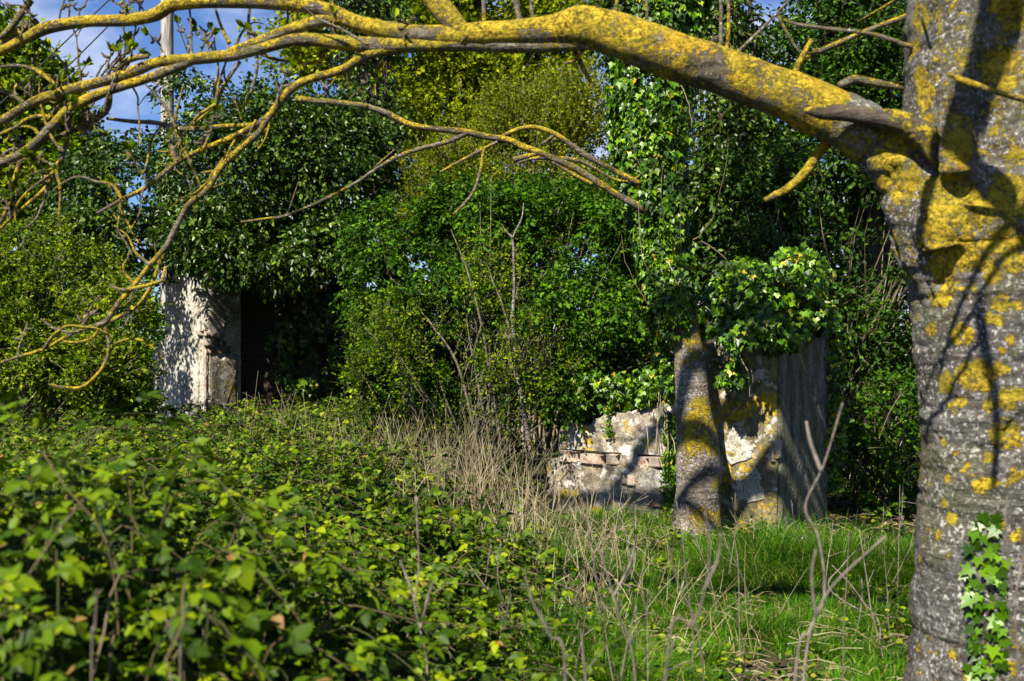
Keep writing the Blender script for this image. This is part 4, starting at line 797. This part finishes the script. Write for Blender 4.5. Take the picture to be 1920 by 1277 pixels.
# ------------------------------------------------------------------ brambles
def xb(y): return np.interp(y, [1.5, 2.5, 4, 5.5, 7, 9, 10.5, 12], [-.10, -.10, -.05, -.12, -.35, -.65, -.35, .2])
def HB(x, y):
    P = np.stack([x, y, np.zeros_like(x)], -1)
    h = np.interp(y, [1.5, 2.2, 3.5, 5, 7, 9.5, 11.5, 13], [.62, .66, .64, .62, .66, .70, .74, .7])
    h = h+.50*np.exp(-(((x+1.35)/.62)**2+((y-2.75)/.8)**2))+.38*np.exp(-(((x+2.4)/.9)**2+((y-4.2)/1.2)**2))+.20*np.exp(-(((x+3.6)/1.2)**2+((y-7.2)/1.6)**2))
    h = h*(.60+.45*vnoise(P, 1.5, 51, 3)+.38*vnoise(P, 4.5, 52, 2)); e = np.clip((xb(y)+(vnoise(P, 1.7, 55, 2)-.5)*1.1+.15-x)/.9, 0, 1); return h*(e*(2-e))**.8
BN = {'near': (1.75, 3.3), 'mid': (3.3, 7.2), 'far': (7.2, 12.2)}
LAB = {'near': 'tall blurred bramble bank in the left foreground', 'mid': 'sunlit bramble patch sprawling across the left middle ground beside the grass', 'far': 'ragged brambles growing up in front of the left-hand ruin and elder bush'}
def notwall(P): return ~((P[:, 1] > 9.0) & (((P-K0)@NF) < -.02) & (((P-K0)@UL) < 2.3))
for q, (key, (y0, y1)) in enumerate(BN.items()):
    K = {'near': 620, 'mid': 2300, 'far': 2500}[key]; m = 14
    u = rng.random(K*3); y = np.sqrt(y0**2+(y1**2-y0**2)*u); x = rng.uniform(-.50, .06, K*3)*y+.02
    x = np.where(x > xb(y)+.6, x-1.2, x) if key != 'far' else rng.uniform(-.48, .09, K*3)*y
    g0 = np.stack([x, y, gz(x, y)], 1); ok = (HB(x, y) > .10) & (vnoise(g0, 1.9, 60, 2)+.7*(vnoise(g0, 6, 61, 1)-.5) > .42) & notwall(g0); g0 = g0[ok][:K]; K = len(g0)
    # arching canes: rise, bend over, and droop back into the bank
    az = rng.uniform(0, 2*np.pi, K); reach = rng.uniform(.12, .75, K); h = HB(g0[:, 0], g0[:, 1])*rng.uniform(.70, 1.22, K)
    t_ = np.linspace(0, 1, m)[None, :]; dip = rng.uniform(.0, .75, K)[:, None]
    hz = h[:, None]*(np.sin(np.minimum(t_*1.55, 1)*np.pi/2)-dip*np.clip(t_-.62, 0, 1)**1.5*1.6)
    rr = reach[:, None]*t_**1.7; wob_ = np.cumsum(rng.normal(size=(K, m))*.012, 1)
    Q = np.stack([g0[:, :1]+np.cos(az)[:, None]*rr-np.sin(az)[:, None]*wob_, g0[:, 1:2]+np.sin(az)[:, None]*rr+np.cos(az)[:, None]*wob_, g0[:, 2:]+hz], -1)
    bo = thing('bramble_bush', LAB[key], 'bramble', (float(np.mean(g0[:, 0])), (y0+y1)/2, 0), 'brambles on the left'); lm, tm = MB(), MB()
    many_tubes(tm, Q, np.full(K, .0036), np.full(K, .0014), sides=4, rnd=rng.random(K)*.6)
    T = nrm(np.gradient(Q, axis=1)); cane_tone = rng.random(K); P = []; AX = []; tone = []; dead = []
    for t0 in np.linspace(.30, 1, {'near': 15, 'mid': 14, 'far': 12}[key]):
        f_ = np.clip(t0+rng.normal(size=K)*.02, 0, .999)*(m-1); i = f_.astype(int); w = (f_-i)[:, None]; kk = np.arange(K)
        p = Q[kk, i]*(1-w)+Q[kk, np.minimum(i+1, m-1)]*w; tg = T[kk, i]; side = nrm(np.cross(tg, rng.normal(size=(K, 3)))); ok = rng.random(K) < .93
        ax = nrm(side+np.array([0, 0, .45])+tg*.4); pet = rng.uniform(.02, .055, (K, 1))
        P.append((p+ax*pet)[ok]); AX.append(ax[ok]); tone.append((cane_tone*.45+rng.random(K)*.55)[ok])
    # a lower, looser fill under the canes
    n = {'near': 2600, 'mid': 9000, 'far': 10000}[key]; k = rng.integers(0, K, n); p = Q[k, rng.integers(2, m, n)]+rng.normal(size=(n, 3))*np.array([.12, .12, .02]); p[:, 2] -= rng.random(n)*.28*p[:, 2]; ok = notwall(p)
    P.append(p[ok]); AX.append(nrm(rng.normal(size=(n, 3)))[ok]); tone.append(rng.random(n)[ok]*.6)
    P, AX, tone = np.concatenate(P), np.concatenate(AX), np.concatenate(tone); n = len(P)
    nn = nrm(np.array([0, 0, 1.])+TOSUN*.25+AX*.35+rng.normal(size=(n, 3))*.5); pd = nrm(AX-nn*np.sum(AX*nn, 1, keepdims=True)); sd = np.cross(nn, pd)
    s = rng.uniform(.024, .056, n)*{'near': .80, 'mid': .70, 'far': .72}[key]
    for f_, sc in ((0, 1.2), (1.25, .92), (-1.25, .92)):
        a = pd*math.cos(f_)+sd*math.sin(f_)-nn*.25
        leaves(lm, P+pd*.008*(f_ == 0), a, nn+sd*math.sin(f_)*.35+rng.normal(size=(n, 3))*.22, s*sc, TOOTH, rnd=np.where(rng.random(n) < .012, 1, np.clip(tone+rng.normal(size=n)*.10, 0, .95)))
    lm.build('foliage', M['bramble'], bo); tm.build('cane', M['cane'], bo)

# ------------------------------------------------------------------ grass, dry stalks, litter
def blades(n, xs, ys, hh, w, lean=.5, tuft=None):
    pass
def blade_mesh(mb, P, h, w, az, bend, rnd):
    n = len(P); t = np.array([0, .35, .7, 1.]); d = np.stack([np.cos(az), np.sin(az), np.zeros(n)], 1); s = np.stack([-np.sin(az), np.cos(az), np.zeros(n)], 1)
    c = P[:, None]+np.array([0, 0, 1.])*(h[:, None]*(t-.38*bend[:, None]*t**2.4))[..., None]+d[:, None]*(h[:, None]*bend[:, None]*.75*t**2)[..., None]
    wt = np.array([1, .85, .5, .04]); off = s[:, None]*(w[:, None]*wt)[..., None]
    V = np.stack([c-off, c+off], 2).reshape(n, 8, 3); f = np.array([[0, 1, 3, 2], [2, 3, 5, 4], [4, 5, 7, 6]])
    mb.add(V.reshape(-1, 3), (np.arange(n)[:, None, None]*8+f).ravel(), np.full(n*3, 4), rnd=np.repeat(rnd, 8))
N_T = 9500; ty = np.concatenate([np.sqrt(rng.uniform(3.2**2, 9.6**2, N_T-3000)), rng.uniform(4.6, 7.2, 3000)]); tx = rng.uniform(-.10, .42, N_T)*ty; cn = vnoise(np.stack([tx, ty, tx*0], 1), 1.25, 74, 2)+.5*(vnoise(np.stack([tx, ty, tx*0], 1), 4, 75, 1)-.5); ok = (tx > xb(ty)-.6) & (cn > .22+.14*((tx > 1.4) & (ty > 6.6))) & ~((np.abs(tx-2.15) < .45) & (np.abs(ty-8.2) < .42)); tx, ty = tx[ok], ty[ok]
k = rng.integers(14, 34, len(tx)); ix = np.repeat(np.arange(len(tx)), k); n = len(ix)
x = tx[ix]+rng.normal(size=n)*.055; y = ty[ix]+rng.normal(size=n)*.055
P = np.stack([x, y, gz(x, y)-.01], 1); g = vnoise(P, .9, 71, 2)
th_ = np.clip(vnoise(np.stack([tx, ty, tx*0], 1), 1.1, 73, 2)*2.6-.65, .36, 1.65)[ix]*np.where(((x > 2.3) & (y > 8.2)), .5, 1)*np.interp(y, [7.6, 8.4], [1, .42])
bmb = MB(); blade_mesh(bmb, P, rng.uniform(.12, .40, n)*th_*np.where((x > .5) & (x < 1.35) & (y > 7), 1.25, 1), rng.uniform(.0016, .0034, n), (rng.uniform(0, 2*np.pi, len(tx))[ix]+rng.normal(size=n)*.9), rng.uniform(.25, 1.1, n)+rng.uniform(0, .75, len(tx))[ix], np.clip(.12*rng.normal(size=len(tx))[ix]+.15+g*.55+rng.normal(size=n)*.18, 0, .97)+np.where(rng.random(n) < .10, .6, 0))
tag(bmb.build('grass', M['grass']), 'bright green tufted grass filling the clearing before the wall', 'grass', kind='stuff')
n = 2600; y = np.sqrt(rng.uniform(3.4**2, 9.6**2, n)); x = rng.uniform(-.05, .42, n)*y; P = np.stack([x, y, gz(x, y)], 1); ok = vnoise(P, 1.4, 82, 2)+.5*(vnoise(P, 6, 83, 1)-.5) > .5; P = P[ok]; n = len(P)
wmb = MB(); hh_ = rng.uniform(.02, .16, n)
for k_ in range(4):
    az = rng.uniform(0, 2*np.pi, n); a = np.stack([np.cos(az), np.sin(az), rng.uniform(-.2, .5, n)], 1)
    leaves(wmb, P+np.array([0, 0, 1.])*(hh_*(.5+.17*k_))[:, None]+a*.008, a, np.array([0, 0, 1.])+rng.normal(size=(n, 3))*.5, rng.uniform(.016, .042, n), ROUND)
tag(wmb.build('ground_weeds', M['bramble']), 'low leafy weeds mixed through the clearing grass', 'weeds', kind='stuff')
# dry straw standing in the middle
n = 620; y = rng.uniform(5.2, 9.6, n); x = np.interp(y, [5.2, 9.6], [.10, .22])+rng.normal(size=n)*.42+rng.uniform(-.3, .3, n); P = np.stack([x, y, gz(x, y)], 1)
L = rng.uniform(.15, .50, n)*np.where(y > 8.2, .6, 1)*np.where(rng.random(n) < .15, 1.3, 1); d = nrm(np.array([0, 0, 1.])+rng.normal(size=(n, 3))*np.array([.3, .3, .1])); c = rng.normal(size=(n, 3))*.06
n2 = 240; y2 = rng.uniform(8.6, 11.2, n2); x2 = rng.uniform(-.24, -.02, n2)*y2; P2 = np.stack([x2, y2, gz(x2, y2)+.3], 1); P = np.concatenate([P, P2]); L = np.concatenate([L, rng.uniform(.35, .85, n2)]); d = np.concatenate([d, nrm(np.array([0, 0, 1.])+rng.normal(size=(n2, 3))*.35)]); c = np.concatenate([c, rng.normal(size=(n2, 3))*.08])
t_ = np.linspace(0, 1, 5)[None, :, None]; Q = P[:, None]+d[:, None]*L[:, None, None]*t_+c[:, None]*t_**2*1.5
smb = MB(); many_tubes(smb, Q, np.full(len(Q), .0026), np.full(len(Q), .0012))
nf = 340; yf = rng.uniform(6.0, 10.4, nf); xf = rng.uniform(-.17, .03, nf)*yf; xf = np.where((yf > 8.3) & (xf > -.1), xf-.9, xf); bf = np.stack([xf, yf, gz(xf, yf)+.05], 1); hf = rng.uniform(.40, .95, (nf, 1)); df = nrm(np.array([0, 0, 1.])+rng.normal(size=(nf, 3))*.2); mf = bf+df*hf*.62
many_tubes(smb, np.stack([bf, bf+df*hf*.3+rng.normal(size=(nf, 3))*.012, mf], 1), np.full(nf, .0032), np.full(nf, .0022))
for sg in (1, -1, .3):
    ef = nrm(df+sg*rng.normal(size=(nf, 1))*np.array([1., 0, 0])*.45+rng.normal(size=(nf, 3))*.22); many_tubes(smb, np.stack([mf, mf+ef*hf*.18+rng.normal(size=(nf, 3))*.008, mf+ef*hf*rng.uniform(.25, .45, (nf, 1))], 1), np.full(nf, .0020), np.full(nf, .0009))
m = rng.random(len(Q)) < .5; e = nrm(d[m]+rng.normal(size=(m.sum(), 3))*.5); q0 = Q[m][:, 3]; many_tubes(smb, np.stack([q0, q0+e*.06, q0+e*.13], 1), np.full(m.sum(), .0016), np.full(m.sum(), .0008))
n3 = 2000; y3 = np.sqrt(rng.uniform(4.0**2, 9.4**2, n3)); x3 = rng.uniform(-.02, .38, n3)*y3; P3 = np.stack([x3, y3, gz(x3, y3)+rng.uniform(.0, .10, n3)], 1); e = nrm(rng.normal(size=(n3, 3))*np.array([1, 1, .25])); l3 = rng.uniform(.05, .22, (n3, 1))
many_tubes(smb, np.stack([P3, P3+e*l3*.5+np.array([0, 0, .015]), P3+e*l3], 1), np.full(n3, .0018), np.full(n3, .001))
tag(smb.build('dry_grass', M['straw']), 'pale dry straw stalks standing and lying among the grass', 'dry grass', kind='stuff')
n = 2600; y = np.concatenate([rng.uniform(8.6, 11.5, n-900), rng.uniform(6.5, 9, 900)]); x = np.concatenate([rng.uniform(.24, .40, n-900), rng.uniform(.16, .36, 900)])*y; P = np.stack([x, y, gz(x, y)+rng.uniform(.005, .04, n)], 1)
lmb = MB(); leaves(lmb, P, rng.normal(size=(n, 3))*np.array([1, 1, .2]), np.array([0, 0, 1.])+rng.normal(size=(n, 3))*.35, rng.uniform(.03, .065, n), ROUND)
tag(lmb.build('leaf_litter', M['litter']), 'brown fallen leaves scattered on bare soil beside the wall', 'leaf litter', kind='stuff')

# ------------------------------------------------------------------ bare dead stems in the foreground, fallen wood
def stem_thing(pts, Y, label, side=(), name='dead_stem', mat='dead', group='bare dead weed stems in front', sides=6):
    C = pxc(pts, Y=Y); b = np.array(C[0][:3]); o = thing(name, label, 'dead stem', (b[0], b[1], max(0.0, b[2])), group); mb = MB()
    tube(mb, C, sides, len(pts)*7, .18, int(rng.integers(999)), rnd=float(rng.random())); mb.build('stalk', M[mat], o)
    for s in side: mb = MB(); tube(mb, pxc(s, Y=Y), 5, len(s)*6, .18, int(rng.integers(999)), rnd=float(rng.random())); mb.build('side_twig', M[mat], o)
    return o
def gpy(Y): return 638.5+CZ*F/Y
DS = [([(1470, 0), (1510, 1240), (1545, 1120), (1535, 1010), (1510, 950), (1545, 870), (1580, 755)], 2.9, 11, 'tall forked pale stem rising in front of the dark wall face', [[(1540, 885, 9), (1520, 830, 8), (1512, 790, 5)]]),
      ([(1230, 0), (1250, 1240), (1300, 1170), (1325, 1090), (1330, 1020), (1322, 960)], 2.3, 11, 'blurred grey stem standing before the foot of the slender trunk', [[(1318, 1110, 6), (1345, 1050, 5), (1352, 1000, 3)]]),
      ([(1330, 0), (1318, 1260), (1302, 1160), (1270, 1090), (1250, 1010)], 3.6, 7, 'thin bent grey stem left of the blurred central stem', []),
      ([(1450, 0), (1490, 1277), (1520, 1180), (1560, 1100), (1660, 1005)], 2.5, 10, 'slanting dark stem reaching up towards the right-hand trunk', [[(1530, 1160, 6), (1522, 1080, 5), (1530, 1030, 4)]]),
      ([(1040, 0), (1060, 1277), (1030, 1190), (1000, 1130), (985, 1080)], 2.6, 12, 'straw-coloured bent stem at the bottom centre', []),
      ([(1200, 0), (1190, 1260), (1160, 1150), (1130, 1050), (1110, 1000), (1090, 960)], 3.4, 9, 'long leaning brown stem between brambles and grass', [[(1150, 1120, 5), (1180, 1060, 4), (1190, 1020, 3)]]),
      ([(1400, 0), (1390, 1277), (1386, 1150), (1384, 1060), (1375, 995)], 5.2, 6, 'straight straw stalk with a hooked tip before the wall end', []),
      ([(1290, 0), (1300, 1200), (1286, 1080), (1280, 1010), (1268, 940)], 5.0, 5, 'slim pale stalk leaning in front of the slender trunk base', []),
      ([(1580, 0), (1582, 1180), (1588, 1080), (1592, 995)], 4.8, 6, 'upright tan stalk alone in the grass near the right-hand trunk', []),
      ([(1905, 0), (1908, 1277), (1905, 1180), (1895, 1080), (1885, 990), (1888, 930)], 3.0, 8, 'pale violet-grey stem standing before the right-hand trunk', [[(1900, 1140, 5), (1915, 1060, 4), (1930, 1000, 4)]]),
      ([(170, 0), (172, 1277), (178, 1180), (182, 1105)], 2.1, 12, 'thick straw stalk poking through the foreground bramble bank', []),
      ([(330, 0), (338, 1277), (335, 1210), (310, 1160)], 2.3, 10, 'bent brown stalk deep in the foreground bramble bank', []),
      ([(700, 0), (640, 1277), (600, 1215), (552, 1170)], 3.3, 9, 'grey dead stick slanting over the lower brambles', []),
      ([(800, 0), (802, 1277), (790, 1190), (778, 1130), (785, 1060), (780, 930)], 3.4, 9, 'forked grey stem rising through the brambles beside the grass', [[(788, 1180, 7), (800, 1130, 6), (812, 1090, 4)], [(780, 1130, 6), (762, 1080, 5), (750, 1050, 4)]]),
      ([(1700, 0), (1560, 1110), (1580, 1060), (1640, 1000), (1668, 985)], 6.0, 5, 'fine straw stalk tilted right beside the tall tan stalk', []),
      ([(1640, 0), (1650, 1175), (1620, 1130), (1590, 1090), (1560, 1060)], 5.4, 6, 'fine dry stalk leaning left in the right-hand grass', [])]
for pts, Y, w, lab, sd in DS:
    p = [(pts[0][0], gpy(Y))]+pts[1:]; m = len(p); stem_thing([(a, b, .52*w*(1-.5*i/m)) for i, (a, b) in enumerate(p)], Y, lab, sd)
# a loose scatter of alike thin dead stalks
for q in range(46):
    Y = float(rng.uniform(3.0, 8.8)); px = float(rng.uniform(880, 1210) if q < 28 else rng.uniform(1180, 1700)); hgt = float(rng.uniform(.28, .75)); ln = float(rng.normal()*.15)
    b = W(px, gpy(Y), Y); b[2] = gz1(b[0], b[1]); pts = [b]; d = nrm(np.array([ln, rng.normal()*.12, 1.]))
    for k_ in range(5): d = nrm(d+rng.normal(size=3)*.10); pts.append(pts[-1]+d*hgt/5)
    mb = MB(); tube(mb, [tuple(c)+(.0036*(1-.1*i),) for i, c in enumerate(pts)], 5, 16, .15, q, rnd=float(rng.random()))
    for i in (3, 4): e = nrm(d+rng.normal(size=3)*.5); tube(mb, [tuple(pts[i])+(.0022,), tuple(pts[i]+e*.05)+(.0018,), tuple(pts[i]+e*.11)+(.0012,)], 4, 6, .1, q, rnd=float(rng.random()))
    tag(mb.build('dry_stalk', M['dead']), 'thin brittle dry stalk standing in the grass of the clearing', 'dry stalk', 'thin dry stalks in the clearing')
def log_thing(pts, Y, label, lich, mat='deadbark'):
    C = pxc(pts, Y=Y); mb = MB(); tube(mb, C, 10, 40, .2, int(rng.integers(999)), lichen=lich); tag(mb.build('fallen_branch', M[mat]), label, 'branch', 'fallen wood near the trunk')
log_thing([(1520, 970, 14), (1580, 974, 18), (1650, 980, 18), (1760, 990, 20)], 9.7, 'mossy yellow fallen branch lying on the soil beside the right-hand trunk', .36)
log_thing([(1540, 1022, 14), (1600, 1008, 20), (1680, 1004, 20), (1740, 1010, 18)], 9.0, 'dark rotting branch half sunk in the grass near the right-hand trunk', .1)

# ------------------------------------------------------------------ pole and cables
pb_ = W(316, 160, 18); pole = thing('utility_pole', 'weathered pale wooden pole standing against the sky at upper left', 'pole', (pb_[0], 18, 0))
mb = MB(); tube(mb, [(pb_[0], 18, 0, .12), (pb_[0]-.01, 18, 3.5, .105), (pb_[0]-.02, 18, 6, .10), (pb_[0]-.03, 18, 8.6, .09)], 14, 30, .04, 3); mb.build('shaft', M['pole'], pole)
mb = MB(); tube(mb, [(pb_[0]-.6, 17.9, 8.2, .05), (pb_[0]+.6, 17.9, 8.2, .05)], 6, 4); mb.build('crossarm', M['pole'], pole)
mb = MB(); tube(mb, [tuple(W(331, 150, 17.8))+(.03,), tuple(W(332, 132, 17.8))+(.03,)], 8, 4); mb.build('bracket', M['brick'], pole)
for q, (a, b, lab) in enumerate([((140, 112), (200, 52), 'lower slanting overhead cable crossing the sky at upper left'), ((105, 95), (150, 52), 'upper slanting overhead cable crossing the sky at upper left'), ((345, 80), (326, 25), 'stay wire descending right of the pale pole')]):
    p, r_ = W(*a, 18), W(*b, 18); dd = r_-p; mb = MB()
    if q < 2: tube(mb, [tuple(p-dd*4)+(.012,), tuple(p)+(.012,), tuple(r_+dd*5)+(.012,)], 5, 12)
    else: tube(mb, [tuple(p-dd*2.2)+(.010,), tuple(r_+dd*2)+(.010,)], 5, 6)
    tag(mb.build('overhead_cable', M['cable']), lab, 'cable', 'wires by the pole')
